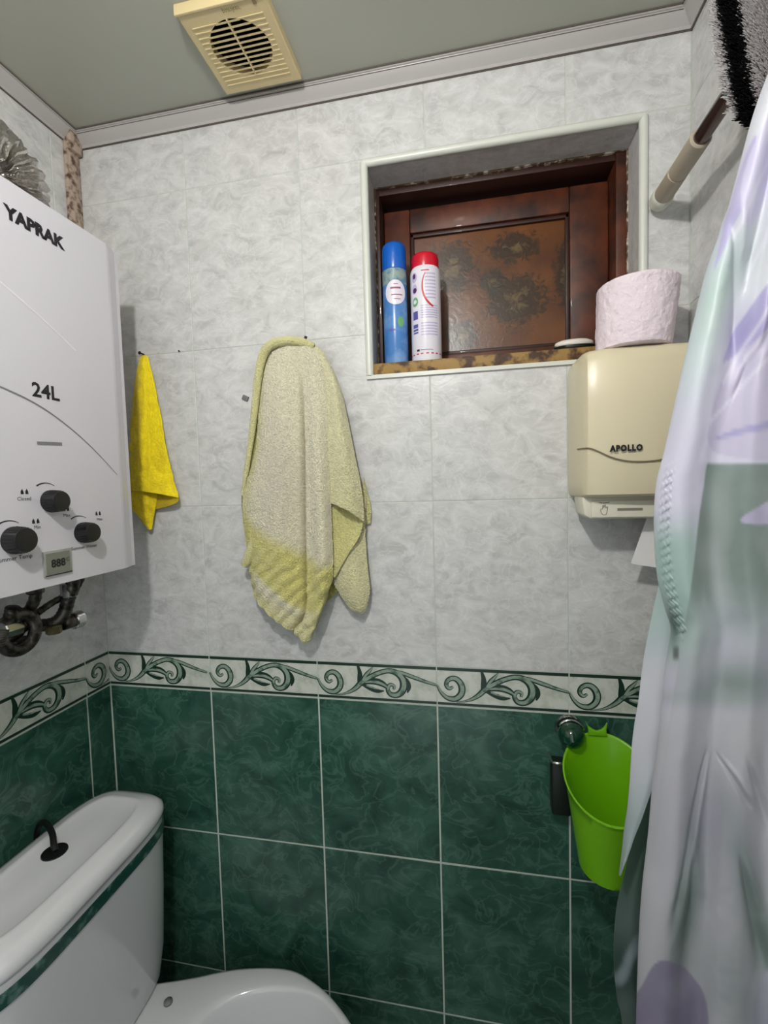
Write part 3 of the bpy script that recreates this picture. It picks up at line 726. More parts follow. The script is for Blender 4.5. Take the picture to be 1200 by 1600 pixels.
# sliver of soap on a dark dish
def flat_oval(mb, cx, cy, z0, zs, rx, ry):
    mb.loft([[(cx+rx*k*math.cos(t)*(1 if math.cos(t) > 0 else 1.12), cy+ry*k*math.sin(t), z0+z) for t in [2*math.pi*i/28 for i in range(28)]] for z, k in zs])
s_ = MB(); flat_oval(s_, 1.022, .034, ZS+.0002, ((0,.72),(.003,.9),(.0085,1),(.0095,.97),(.0092,.9)), .036, .018)
tag(s_.build('soap_dish', M['darkholder'], smooth=True, angle=50), 'low dark dish at the right end of the window sill', 'soap dish')
s_ = MB(); flat_oval(s_, 1.020, .034, ZS+.0097, ((0,.9),(.003,1),(.008,.95),(.0115,.7)), .033, .016)
tag(s_.build('soap_bar', M['soap'], smooth=True, angle=60), 'flat white sliver of soap on the dark dish at the right end of the sill', 'soap')

# ------------------------------------------------------------ paper towel dispenser, roll, paper
di = thing('towel_dispenser', (1.09, 0, 1.37), 'cream plastic paper towel dispenser on the tiled wall under a toilet roll', 'dispenser')
DX0, DX1, DZ0, DZ1 = 1.000, 1.188, 1.405, 1.642
mb = MB(); rings = []
def dring(z, i, fr_):    # i inset, fr_ front depth
    P = [(DX0+i, -.0005), (DX1-i, -.0005), (DX1-i-.003, -fr_+.022), (DX1-i-.010, -fr_+.006), (DX1-i-.024, -fr_), ((DX0+DX1)/2, -fr_-.004), (DX0+i+.024, -fr_), (DX0+i+.010, -fr_+.006), (DX0+i+.003, -fr_+.022)]
    return [(x, y, z) for x, y in P]
seamz = 1.478
for z, i, f_ in ((DZ0,.004,.104),(DZ0+.004,.001,.110),(1.43,.0,.114),(seamz+.02,0,.117),(1.56,0,.118),(1.618,0,.116),(1.634,.002,.110),(1.640,.006,.102),(DZ1,.012,.090)): rings.append(dring(z, i, f_))
mb.loft(rings); mb.build('housing', M['cream'], di, smooth=True, angle=38)
df = lambda a, b_, d: (a, -.1215-d, b_)
# curved seam: follows the housing front
sm = MB(); pts = [(DX0+.0005,-.080,1.485),(DX0+.004,-.104,1.4845),(1.012,-.1150,1.484),(1.022,-.1185,1.479),(1.045,-.1195,1.466),(1.07,-.1205,1.460),(1.094,-.1212,1.459),(1.12,-.1205,1.462),(1.15,-.1195,1.474),(1.17,-.118,1.482),(1.186,-.10,1.485)]
sm.tube(chaikin(pts, 2), .0011, 6); sm.build('seam_shadow_line', mat('seam_shadow', (120,108,84), .7), di)
lt = MB(); text_mb(lt, 'APOLLO', .0125, df, 1.0405, 1.477, .0008, bold=.0009, sx=.85, sp=1.22); lt.build('lettering', M['ink'], di)
ou = MB(); ou.prism([(1.006,1.4055),(1.010,1.3745),(1.020,1.368),(1.175,1.368),(1.182,1.4055)], -.085, -.02, lambda a, b_, d: (a, d, b_)); oo = ou.build('outlet_tray', M['cream2'], di, bevel=.002)
MB().box(1.020, 1.168, -.0885, -.084, 1.3705, 1.3985).build('tray_front', M['cream2'], oo, bevel=.0015)
fl = lambda a, b_, d: (a, -.0886-d, b_)
lt = MB(); ribbon(lt, [(1.060,1.3835),(1.098,1.3835)], .0042, fl, .0004, 0)
for pts in ([(1.032,1.396),(1.036,1.3945),(1.044,1.3945),(1.048,1.396)], [(1.035,1.379),(1.034,1.385),(1.037,1.384),(1.0375,1.391),(1.039,1.391),(1.039,1.385),(1.0405,1.392),(1.042,1.391),(1.042,1.385),(1.0445,1.389),(1.0455,1.387),(1.044,1.380),(1.043,1.375),(1.037,1.375),(1.035,1.379)]):
    ribbon(lt, pts, .0010, fl, .0004, 1)
lt.build('hand_symbol', mat('embossed_grey', (128,122,110), .6), oo)
pa = MB(); pr_ = [at(998,886,-.09), at(1024,836,-.09)]
P = [(pr_[0].x,pr_[0].z),(pr_[1].x,1.366),(1.16,1.366),(1.17,1.33),(1.14,1.280),(pr_[0].x+.004,pr_[0].z-.002)]
pa.prism(P, -.052, -.0505, lambda a, b_, d: (a + (0), d*1.0, b_)); pa.prism([(a+.004,b_+.003) for a,b_ in P], -.0485, -.047, lambda a, b_, d: (a, d, b_))
tag(pa.build('paper_towel', M['paper2']), 'white paper towel hanging from under the cream dispenser, partly behind the curtain', 'paper towel')
ro = thing('toilet_roll', (1.092,-.066,DZ1), 'pinkish white toilet roll standing on top of the cream dispenser', 'toilet roll')
rl = MB(); prof = [(.021,0),(.052,0),(.0555,.002),(.0575,.03),(.0590,.07),(.0605,.101),(.0592,.104),(.021,.104)]
prof2 = []
for i in range(len(prof)-1):
    for k in range(12 if i in (2,3,4) else 4): t = k/(12 if i in (2,3,4) else 4); prof2.append((prof[i][0]*(1-t)+prof[i+1][0]*t, prof[i][1]*(1-t)+prof[i+1][1]*t))
prof2.append(prof[-1]); prof2.append(prof2[0]); 
rl.lathe(prof2, (1.089,-.066,DZ1+.0003), 'z', 144); rl.f = [f for f in rl.f if len(f) == 4]
rl.v = [tuple(Vector(v) + Vector((.0075*(v[2]-DZ1)/.104, 0, 0)) + Vector((v[0]-1.092, v[1]+.066, 0)).normalized()*(mnoise.noise(Vector(v)*60)*.0008+mnoise.noise(Vector(v)*210)*.0010)) for v in rl.v]
rl.build('paper', M['paper'], ro, smooth=True, angle=50)
MB().lathe([(.021,.001),(.021,.103),(.0198,.103),(.0198,.001),(.021,.001)], (1.092,-.066,DZ1+.0003), 'z', 32).build('cardboard_core', mat('cardboard', (150,130,104), .9), ro, smooth=True, angle=40)

# ------------------------------------------------------------ lime dipper on its hook
hk = thing('wall_hook', (1.0,-.0,.94), 'chrome wall hook with dark green glass ball behind the lime dipper', 'hook')
pb = at(893,1149,-.028)
MB().lathe([(0,-.024),(.009,-.0225),(.0165,-.017),(.022,-.009),(.0240,0),(.022,.009),(.0165,.017),(.009,.0225),(0,.024)], pb, 'y', 32).build('glass_ball', M['green_glass'], hk, smooth=True)
MB().lathe([(.024,-.006),(.026,-.0005),(.0,-.0004)], (pb.x,-.0005,pb.z), 'y', 32).build('wall_plate', M['chrome'], hk, smooth=True, angle=40)
MB().tube([(pb.x+.0245*math.cos(t), pb.y+.006, pb.z+.0255*math.sin(t)) for t in [math.radians(20+14*i) for i in range(10)]], .0022, 8).build('chrome_ring', M['chrome'], hk, smooth=True)
MB().tube([(pb.x,-.001,pb.z),(pb.x,-.02,pb.z)], .006, 12).build('stem', M['chrome'], hk, smooth=True)
sh = thing('dark_holder', (.98,0,.82), 'dark narrow holder with chrome rim left of the lime dipper', 'holder')
a_, b_2 = at(862,1190,-.028), at(891,1276,-.028)
MB().box(a_.x, b_2.x+.002, -.030, -.0006, b_2.z, a_.z-.003).build('body', M['darkholder'], sh, bevel=.004)
MB().tube(chaikin([(a_.x-.001,-.0005,a_.z),(a_.x-.001,-.030,a_.z),(a_.x+.006,-.038,a_.z+.003),(b_2.x+.002,-.034,a_.z+.003)], 2), .0028, 10).build('chrome_rim', M['chrome'], sh, smooth=True)
bk = thing('dipper', (1.045,-.075,.76), 'lime green plastic dipper hanging on the hook below the border tiles', 'dipper')
BCX, BCY = 1.048, -.078; NN = 72
def bring(z_fun, rx, ry, cx=BCX, cy=BCY):
    return [(cx+rx*math.cos(2*math.pi*k/NN), cy+ry*math.sin(2*math.pi*k/NN), z_fun(cy+ry*math.sin(2*math.pi*k/NN))) for k in range(NN)]
zr = lambda y: .964 + (y+.012)*.66
def lv(t): return lambda y: (1-t)*(.758+(y+.078)*.12) + t*zr(y)
def rad_(t): return (.047+.024*t, .044+.020*t)
rings = [[(BCX+.002+(p[0]-BCX)*s_, BCY+(p[1]-BCY)*s_, p[2]-.0) for p in bring(lv(0), *rad_(0))] for s_ in (.5,.93)]
rings += [bring(lv(t), *rad_(t)) for t in (.015,.06,.2,.4,.6,.8,.97)]
rings += [bring(lambda y: zr(y)-.001, .0730,.0660), bring(lambda y: zr(y)+.0012, .0732,.0662), bring(lambda y: zr(y)+.0012, .0705,.0635), bring(lambda y: zr(y)-.001, .0695,.0625)]
rings += [[(BCX+(p[0]-BCX)*.972, BCY+(p[1]-BCY)*.968, p[2]) for p in bring(lv(t), *rad_(t))] for t in (.8,.6,.4,.2,.06)]
rings += [[(BCX+(p[0]-BCX)*.5, BCY+(p[1]-BCY)*.5, p[2]+.002) for p in bring(lv(.02), *rad_(0))]]
MB().loft(rings).build('cup', M['lime'], bk, smooth=True, angle=50)
ha = at(919,1158,-.018); hb = at(947,1154,-.018)
tb = MB(); hx0, hx1, hz = ha.x, hb.x, .968
tb.prism([(hx0,hz-.006),(hx1+.002,hz-.006),(hx1,hz+.006),(hx1+.002,hz+.019),(hx1-.003,hz+.010),(hx1-.008,hz+.005),((hx0+hx1)/2,hz+.002),(hx0+.008,hz+.005),(hx0+.001,hz+.010),(hx0-.005,hz+.020),(hx0,hz+.006)], -.020, -.0145, lambda a, b_, d: (a, d, b_))
tb.build('hanging_fork', M['lime'], bk, bevel=.0008)

# ------------------------------------------------------------ towel
random.seed(7)
tw = MB(); colz = []
CREAM = lin((238,232,202)); PALE = lin((222,217,156)); YEL = lin((220,212,104)); OLIVE = lin((184,178,100)); DUST = lin((220,212,190))
def mixc(a, b_, t): t = max(0, min(1, t)); return tuple(x*(1-t)+y*t for x, y in zip(a, b_))
def sst(x, a, b_): t = max(0, min(1, (x-a)/(b_-a))); return t*t*(3-2*t)
def terry(p, k=1.0):
    n = mnoise.noise(p*430)*.0012 + mnoise.noise(p*190)*.0005
    return Vector((0, -1, 0))*n*k*2.2 + Vector((mnoise.noise(p*300+Vector((9,9,9)))*.0006, 0, 0))
def colour_for(nu, nv, fn):
    R = random.Random(nu*nv)
    for j in range(nv+1):
        for i in range(nu+1): k_ = R.uniform(.82, 1.1); colz.append(tuple(x*k_ for x in fn(i/nu, j/nv)))
D = (.018,.042,.058,.040,.062,.036)
def rowd(r, dd): return [(u, v, -d) for (u, v), d in zip(r, dd)]
A = [rowd(r, dd) for r, dd in (
 ([(412,548),(430,536),(447,531),(463,530),(478,533),(490,539)], (.022,.030,.034,.034,.034,.026)),
 ([(406,600),(420,600),(440,598),(473,596),(492,590),(509,592)], (.020,.036,.044,.036,.044,.034)),
 ([(400,700),(413,700),(437,700),(477,700),(495,700),(513,700)], (.020,.040,.054,.038,.056,.036)),
 ([(380,780),(402,785),(435,790),(478,790),(500,790),(517,790)], (.024,.046,.060,.036,.062,.036)),
 ([(385,850),(405,865),(437,875),(479,880),(502,880),(520,868)], (.028,.052,.062,.036,.064,.040)),
 ([(394,905),(410,925),(440,945),(478,955),(500,945),(519,905)], (.030,.050,.056,.040,.058,.040)),
 ([(395,925),(405,945),(428,968),(460,990),(480,1004),(500,965)], (.030,.046,.052,.046,.046,.040)))]
def wr(i, j, p):
    f = sst(j, .55, .75); gm = sst(j,.08,.3)*(1-.5*sst(j,.85,1))
    gv = math.exp(-((i-.575)/.018)**2)*.020 + math.exp(-((i-.79)/.05)**2)*.002 + math.exp(-((i-.30)/.10)**2)*.004*sst(j,.5,.8)
    return terry(p, 1.0-.5*f) + Vector((0,1,0))*gv*gm + Vector((0, -1, 0))*((.0022*math.sin((p.x*.8 - p.z*.9)*230 + 2*mnoise.noise(p*30)) + .005*mnoise.noise(Vector((p.x*34+p.z*30, 1, p.z*14))))*f)
nu, nv = 130, 300
sheet(tw, A, nu, nv, wr)
def fa(s_, t):
    c = mixc(PALE, CREAM, sst(s_, .02, .18)); 
    d_ = math.exp(-((s_-.38)/.16)**2 - ((t-.42)/.17)**2); c = mixc(c, DUST, d_*.9)
    dg = t + .16*(s_-.5)*-1
    yb = sst(dg, .60, .66)*(1-sst(dg, .80, .84)) + .8*sst(dg, .955, .97)
    c = mixc(c, YEL, yb*.8); c = mixc(c, PALE, sst(t, .8, .9)*.7)
    c = mixc(c, YEL, sst(t,.62,.8)*sst(s_,.5,.95)*.35)
    if s_ < .1: c = mixc(c, YEL, .45*sst(t,.55,.7))
    return c
colour_for(nu, nv, fa)
B = [rowd(r, dd) for r, dd in (
 ([(480,534),(494,541),(506,550)], (.026,.026,.018)), ([(504,590),(520,592),(532,608)], (.032,.042,.022)),
 ([(510,700),(535,700),(552,700)], (.034,.050,.026)), ([(514,755),(542,762),(566,772)], (.034,.052,.030)), ([(517,786),(543,798),(569,816)], (.036,.056,.034)))]
sheet(tw, B, 30, 120, lambda i, j, p: terry(p, .7)); colour_for(30, 120, lambda s_, t: mixc(CREAM, PALE, .35+.4*t))
C1 = [rowd(r, dd) for r, dd in (
 ([(516,780),(540,790),(568,812)], (.028,.024,.030)), ([(518,830),(538,838),(562,838)], (.030,.030,.034)), ([(520,870),(532,872),(543,868)], (.034,.036,.036)), ([(521,902),(523,902),(525,900)], (.036,.036,.036)))]
sheet(tw, C1, 24, 50, lambda i, j, p: terry(p, .4)); colour_for(24, 50, lambda s_, t: mixc(PALE, YEL, .3))
C2 = [rowd(r, dd) for r, dd in (
 ([(520,760),(548,765),(572,780)], (.012,.016,.010)), ([(520,850),(546,845),(571,835)], (.018,.026,.014)), ([(518,900),(546,895),(574,880)], (.022,.034,.018)),
 ([(530,926),(552,925),(578,920)], (.024,.038,.020)), ([(546,950),(561,951),(575,940)], (.024,.034,.020)), ([(556,956),(564,959),(571,954)], (.022,.026,.020)))]
sheet(tw, C2, 30, 90, lambda i, j, p: terry(p, .7)); colour_for(30, 90, lambda s_, t: mixc(PALE, CREAM, .35))
Dk = [rowd(r, dd) for r, dd in (([(568,745),(574,770)], (.006,.006)), ([(566,790),(580,795)], (.006,.006)), ([(568,820),(579,818)], (.006,.006)))]
sheet(tw, Dk, 6, 20); colour_for(6, 20, lambda s_, t: PALE)
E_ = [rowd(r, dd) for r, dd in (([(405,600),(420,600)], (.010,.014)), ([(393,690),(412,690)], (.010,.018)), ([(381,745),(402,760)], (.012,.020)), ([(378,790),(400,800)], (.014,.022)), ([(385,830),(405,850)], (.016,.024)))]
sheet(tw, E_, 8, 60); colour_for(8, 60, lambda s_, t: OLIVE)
def tubec(path, rad, c, seg=12):
    n0 = len(tw.v); P3 = chaikin(path, 2); k = len(P3)
    rr_ = [crom([(r,) for r in rad], i*(len(rad)-1)/(k-1))[0] for i in range(k)]
    tw.tube([at(*q) for q in P3], rr_, seg)
    for i in range(n0, len(tw.v)):
        v = Vector(tw.v[i]); tw.v[i] = tuple(v + mnoise.noise_vector(v*260)*.0016); colz.append(c)
tubec([(490,541,-.030),(470,533,-.036),(445,532,-.040),(420,538,-.040),(408,560,-.036),(402,600,-.032),(397,650,-.028),(391,700,-.024),(384,745,-.020),(380,775,-.018)], [.005,.0065,.0075,.008,.0075,.0065,.0055,.0045,.004,.003], PALE)
tubec([(400,820,-.03),(397,850,-.034),(388,872,-.034),(382,884,-.034)], [.008,.009,.009,.006], PALE)
# back layer closes the cloth against the wall
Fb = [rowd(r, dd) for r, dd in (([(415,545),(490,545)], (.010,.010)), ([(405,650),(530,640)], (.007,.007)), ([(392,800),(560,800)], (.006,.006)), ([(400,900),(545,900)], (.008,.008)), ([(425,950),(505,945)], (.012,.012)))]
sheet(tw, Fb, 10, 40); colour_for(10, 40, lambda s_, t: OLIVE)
me = bpy.data.meshes.new('towel'); me.from_pydata(tw.v, [], tw.f); set_print(me, colz); me.materials.append(M['terry'])
towel = link('towel', me, None, None, True)
tag(towel, 'pale yellow terry towel hanging in folds from a hook on the grey tiles', 'towel')
sd = towel.modifiers.new('thickness', 'SOLIDIFY'); sd.thickness = .0022; sd.offset = 0
h = MB(); hp = at(487,538,-.0)
h.tube(chaikin([(hp.x-.004,.0,hp.z-.006),(hp.x-.004,-.020,hp.z-.006),(hp.x-.002,-.034,hp.z-.001),(hp.x+.002,-.036,hp.z+.005)], 2), .0028, 10); h.tube([(hp.x,-.0005,hp.z),(hp.x+.012,-.003,hp.z-.009)], .0026, 8)
tag(h.build('towel_hook', M['dullmetal'], smooth=True), 'small metal hook that holds the pale yellow towel', 'hook')

# ------------------------------------------------------------ yellow cleaning cloth
cl = MB(); colz = []
Y1 = lin((246,222,10)); Y2 = lin((214,186,6)); Y3 = lin((150,126,10))
def cd_(i, j, p): return Vector((0,-1,0))*(mnoise.noise(p*60)*.003 + mnoise.noise(p*220)*.0007)
rows = [rowd(r, dd) for r, dd in (
 ([(219,557),(223,555),(227,555),(231,558)], (.008,.010,.010,.008)), ([(210,605),(222,600),(232,600),(243,605)], (.010,.020,.014,.008)),
 ([(204,680),(222,680),(238,680),(256,678)], (.012,.026,.014,.010)), ([(203,740),(220,742),(243,742),(268,735)], (.014,.026,.020,.012)), ([(205,768),(222,768),(250,772),(279,778)], (.016,.028,.034,.024)))]
sheet(cl, rows, 50, 130, cd_); colour_for(50, 130, lambda s_, t: mixc(Y1, Y2, .9*abs(mnoise.noise(Vector((s_*9, t*4, 1))))))
rows = [rowd(r, dd) for r, dd in (
 ([(204,760),(222,766),(246,770)], (.012,.018,.012)), ([(206,795),(225,795),(243,795)], (.014,.018,.012)), ([(216,806),(228,810),(240,812)], (.014,.018,.012)), ([(231,826),(234,828),(238,826)], (.014,.016,.012)))]
sheet(cl, rows, 20, 50, cd_); colour_for(20, 50, lambda s_, t: mixc(Y1, Y2, .4))
rows = [rowd(r, dd) for r, dd in (
 ([(240,768),(258,770),(279,778)], (.010,.014,.022)), ([(243,785),(260,785),(277,785)], (.010,.016,.022)), ([(243,796),(256,793),(266,790)], (.010,.014,.018)))]
sheet(cl, rows, 16, 20); colour_for(16, 20, lambda s_, t: mixc(Y2, Y3, .3))
me = bpy.data.meshes.new('cleaning_cloth'); me.from_pydata(cl.v, [], cl.f); set_print(me, colz); me.materials.append(M['cloth'])
cloth = link('cleaning_cloth', me, None, None, True); tag(cloth, 'bright yellow cleaning cloth hanging on a nail beside the water heater', 'cloth')
sd = cloth.modifiers.new('thickness', 'SOLIDIFY'); sd.thickness = .0018; sd.offset = 0
def nail(u, v, r, l, label, cat='nail', name='nail', mt='nail'):
    p = at(u, v, 0); n = MB(); n.lathe([(r*.45,.004),(r*.45,-l),(r,-l),(r*.9,-l-.0015),(0,-l-.002)], (p.x,0,p.z), 'y', 14)
    return tag(n.build(name, M[mt], smooth=True, angle=40), label, cat)
nail(225, 554, .0038, .013, 'dark nail head at the top of the yellow cleaning cloth')
nail(281, 549, .0018, .003, 'tiny bare nail in the tile joint right of the yellow cloth')
p = at(383, 622, 0); n = MB(); n.box(p.x-.0075, p.x+.0065, -.004, .0, p.z-.005, p.z+.005)
o = n.build('wall_plug', M['plug'], bevel=.0012); o.rotation_euler = (0, .45, 0); tag(o, 'small grey plug in the wall left of the towel', 'plug')

# ------------------------------------------------------------ brush with pole
br = thing('scrub_brush', (1.145,-.29,1.84), 'long-handled scrub brush with black and white bristles beside the curtain', 'brush')
PXc, PZc = 1.145, 1.899
po = MB(); po.lathe([(.0105,-.284),(.0105,-.148)], (PXc,0,PZc), 'y', 24); po.build('steel_pole', M['steel'], br, smooth=True, angle=40)
po = MB(); po.lathe([(.0125,-.168),(.0140,-.166),(.0142,-.095),(.0128,-.0945),(.0128,-.0925),(.0145,-.092),(.0150,-.040),(.0135,-.036)], (PXc,0,PZc), 'y', 28); po.build('grip', M['grip'], br, smooth=True, angle=30)
po = MB(); po.lathe([(.0140,-.040),(.0165,-.037),(.0170,-.028),(.0155,-.016),(.0100,-.0110),(0,-.0105)], (PXc,0,PZc), 'y', 28); po.build('end_cap', M['gripcap'], br, smooth=True, angle=40)
HB = Vector((1.177,-.272,1.930)); nrm = Vector((-.62,-.74,-.22)).normalized()
axl = Vector((-.16,-.02,1)); axl = (axl - nrm*axl.dot(nrm)).normalized(); axs = axl.cross(nrm).normalized()   # long and short axes of the head
if axs.x < 0: axs = -axs
AL, AS = .098, .040
blk = MB(); rg = []
for d, k in ((-.012,.86),(-.010,.97),(0,1.0),(.008,1.0),(.010,.96)):
    rg.append([HB + nrm*d + axl*AL*k*math.copysign(abs(math.sin(t))**.6, math.sin(t)) + axs*AS*k*math.copysign(abs(math.cos(t))**.6, math.cos(t)) for t in [2*math.pi*i/40 for i in range(40)]])
blk.loft(rg); blk.build('brush_block', M['teal'], br, smooth=True, angle=40)
MB().lathe([(.0125,0),(.0135,.004),(.0130,.016),(.012,.018)], (PXc,-.286,PZc), 'y', 24).build('socket', M['darkholder'], br, smooth=True, angle=40)
bw_, bb_ = MB(), MB(); random.seed(11)
def bristle(mb, a, b_, L_, th):
    root = HB + nrm*.009 + axl*AL*.93*a + axs*AS*.9*b_
    spread = (axl*a*.14 + axs*b_*.30)
    tip = root + (nrm + spread + Vector((random.gauss(0,.045), random.gauss(0,.045), random.gauss(0,.045)))).normalized()*L_
    mid = (root+tip)/2 + Vector((0,0,-.0012))
    mb.tube([root, mid, tip], [th, th, th*.45], 3, False)
for i in range(9000):
    a, b_ = random.uniform(-1,1), random.uniform(-1,.72)
    if abs(a)**3 + abs(b_)**3 > 1: continue
    black = (-.80 < b_ < -.42 and a > -.93) or (-.97 < a < -.74 and b_ > -.86)
    bristle(bb_ if black else bw_, a, b_, random.uniform(.037,.042) + (.001 if black else 0), .00095)
o = bw_.build('white_bristles', M['bristle_w'], br); o['kind'] = 'stuff'
o = bb_.build('black_bristles', M['bristle_b'], br); o['kind'] = 'stuff'
wc = MB(); wc.box(1.158, 1.1995, -.262, -.246, 1.888, 1.910); wc.tube([(PXc+.0135*math.cos(t), -.254, PZc+.0135*math.sin(t)) for t in [math.radians(-150+15*i) for i in range(21)]], .0025, 8)
tag(wc.build('wall_clip', M['teal']), 'plastic wall clip behind the scrub brush that holds its pole', 'clip')

# ------------------------------------------------------------ shower curtain
ct = MB(); colz = []; uvs = []
WHITE = (226,230,236); MINT = (170,190,186); TEALG = (122,148,140); LILAC = (186,182,222); PALEL = (214,212,232); LAV = (178,176,190); DKG = (92,116,108)
def blob(u, v, cu, cv, su, sv, ang=0, p=2):
    c_, s2 = math.cos(ang), math.sin(ang); du, dv = u-cu, v-cv
    x, y = (du*c_+dv*s2)/su, (-du*s2+dv*c_)/sv
    return math.exp(-(abs(x)**p + abs(y)**p))
def inpoly(u, v, poly):
    ins = False; n = len(poly)
    for i in range(n):
        (x1,y1),(x2,y2) = poly[i], poly[(i+1)%n]
        if (y1 > v) != (y2 > v) and u < (x2-x1)*(v-y1)/(y2-y1)+x1: ins = not ins
    return ins
PETALS = [
 (chaikin([(1105,705),(1110,650),(1135,570),(1175,485),(1230,400),(1300,380),(1300,700),(1200,722),(1150,716)], 2, True), (200,194,220)),
 (chaikin([(1126,570),(1150,515),(1185,458),(1240,400),(1240,470),(1185,530),(1145,560)], 2, True), (168,162,210)),
 (chaikin([(1108,690),(1140,672),(1190,660),(1260,645),(1260,668),(1190,672),(1140,684)], 2, True), (164,160,208)),
 (chaikin([(1150,814),(1180,792),(1205,778),(1260,770),(1260,810),(1200,820),(1170,820)], 2, True), (192,184,216)),
 (chaikin([(1110,440),(1128,360),(1160,250),(1185,195),(1178,290),(1150,350)], 2, True), (188,180,224)),
 (chaikin([(1150,290),(1200,170),(1260,120),(1260,200),(1205,290),(1165,380)], 2, True), (214,210,236)),
 (chaikin([(985,1560),(1000,1545),(1020,1505),(1045,1498),(1080,1522),(1108,1560),(1112,1640),(1105,1750),(985,1750)], 2, True), (136,126,158)),
 (chaikin([(1170,1560),(1200,1500),(1260,1500),(1260,1640),(1180,1640)], 2, True), (180,182,200)),
]
def cprint(u, v):
    c = lin(PALEL)
    def m2(col, k):
        nonlocal c
        c = mixc(c, lin(col), k)
    m2(WHITE, sst(u, 1130, 1190)*(1-sst(v, 420, 520))*.8)
    m2((190,212,208), blob(u, v, 1112, 480, 30, 120, .25)*.95); m2(MINT, blob(u, v, 1128, 470, 9, 80, .28)*.8); m2((206,222,222), blob(u,v,1082,560,16,60,.2)*.6)
    m2(MINT, blob(u, v, 1150, 420, 30, 60, .4)*.4)
    m2((168,194,190), sst(v, 780, 860)*(1-sst(v, 1000, 1060))*(1-sst(u, 1075, 1110)))
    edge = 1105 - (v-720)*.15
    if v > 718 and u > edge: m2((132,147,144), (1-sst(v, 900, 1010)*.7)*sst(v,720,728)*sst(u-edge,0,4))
    m2((176,192,192), blob(u, v, 1100, 975, 26, 60, .5)*.8); m2((134,150,146), blob(u, v, 1150, 1065, 75, 32)*.9); m2((150,170,166), blob(u, v, 1180, 960, 40, 60)*.5)
    m2((180,186,190), blob(u, v, 1080, 1030, 30, 30)*.6)
    m2((196,196,202), sst(v, 1090, 1150)*.85)
    m2((176,172,196), blob(u, v, 1115, 1290, 70, 110)*.7); m2((206,206,214), blob(u, v, 1150, 1150, 60, 40)*.6); m2((150,166,160), blob(u, v, 1100, 1090, 120, 14)*.5)
    m2(DKG, blob(u, v, 1072, 1420, 20, 130, .12)*.95); m2((118,140,134), blob(u, v, 1188, 1450, 20, 170, -.25)*.9); m2((150,160,160), blob(u, v, 1140, 1280, 40, 160, .2)*.3)
    m2((108,128,136), blob(u, v, 1130, 1540, 36, 60)*.5)
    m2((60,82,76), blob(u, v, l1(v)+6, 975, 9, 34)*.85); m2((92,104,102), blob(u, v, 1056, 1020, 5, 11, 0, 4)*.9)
    for poly, col in PETALS:
        lo = min(x for x, y in poly)-8; hi = max(x for x, y in poly)+8; l2_ = min(y for x, y in poly)-8; h2_ = max(y for x, y in poly)+8
        if not (lo < u < hi and l2_ < v < h2_): continue
        dm = 1e9
        for q1, q2 in zip(poly, poly[1:]+poly[:1]):
            ex, ey = q2[0]-q1[0], q2[1]-q1[1]; t_ = max(0, min(1, ((u-q1[0])*ex+(v-q1[1])*ey)/(ex*ex+ey*ey)))
            dm = min(dm, math.hypot(u-q1[0]-t_*ex, v-q1[1]-t_*ey))
        sd_ = dm if inpoly(u, v, poly) else -dm
        m2(col, .85*sst(sd_, -1.5, 3))
    for (x0,y0,x1,y1) in ((1130,600,1200,480),(1110,660,1200,560),(1165,560,1215,500),(1150,370,1200,250),(1165,440,1215,330)):
        dx, dy = x1-x0, y1-y0; l = math.hypot(dx, dy); t = ((u-x0)*dx+(v-y0)*dy)/l/l; d = abs((u-x0)*dy-(v-y0)*dx)/l
        if 0 < t < 1: m2((232,230,244), .6*math.exp(-(d/3.2)**2))
    n = mnoise.noise(Vector((u*.02, v*.012, 3)))
    m2((232,232,240), max(0, n)*.35)
    return c
def csheet(rows, nu, nv, disp=None, dark=None):
    n0 = len(ct.v)
    sheet(ct, rows, nu, nv, disp)
    nr = len(rows)
    for j in range(nv+1):
        for i in range(nu+1):
            colp = [crom(r, i/nu*(len(r)-1)) for r in rows]; q = crom(colp, (nr-1)*j/nv)
            c = cprint(q[0], q[1]) if dark is None else dark(q[0], q[1]); colz.append(c)
L1 = [(-80,1262),(0,1243),(100,1206),(150,1187),(200,1171),(280,1150),(350,1130),(420,1105),(500,1085),(590,1064),(700,1040),(760,1026),(830,1023),(900,1028),(950,1040),(985,1049),(1040,1041),(1110,1034),(1170,1028),(1220,1021),(1300,1014),(1380,1005),(1450,1000),(1530,997),(1600,995),(1750,990),(1900,988)]
def l1(v):
    for (a, x), (b_, y) in zip(L1, L1[1:]):
        if a <= v <= b_: t = (v-a)/(b_-a); return x*(1-t)+y*t
    return L1[-1][1]
rows = []
VV = [-80,0,100,150,200,280,350,420,500,590,700,760,830,900,950,985,1040,1110,1170,1220,1300,1380,1450,1530,1600,1750,1900]
for v in VV:
    e0 = l1(v); k = sst(v, 1000, 1350); W_ = 1300 - e0
    r = [(e0+26, v, -.340), (e0+3, v, -.345), (e0, v, -.352)]
    # soft vertical folds: a broad roll at the leading edge, pleats beyond
    top = 1-sst(v, 250, 640)
    for s_, d in ((.07,.366),(.16,.373),(.24,.368-.004*k),(.32,.360-.008*top),(.42,.366+.006*k),(.52,.374+.006*top),(.62,.368-.006*k),(.72,.370),(.84,.380+.008*k),(1.0,.374)):
        r.append((e0 + s_*W_, v, -d))
    rows.append(r)
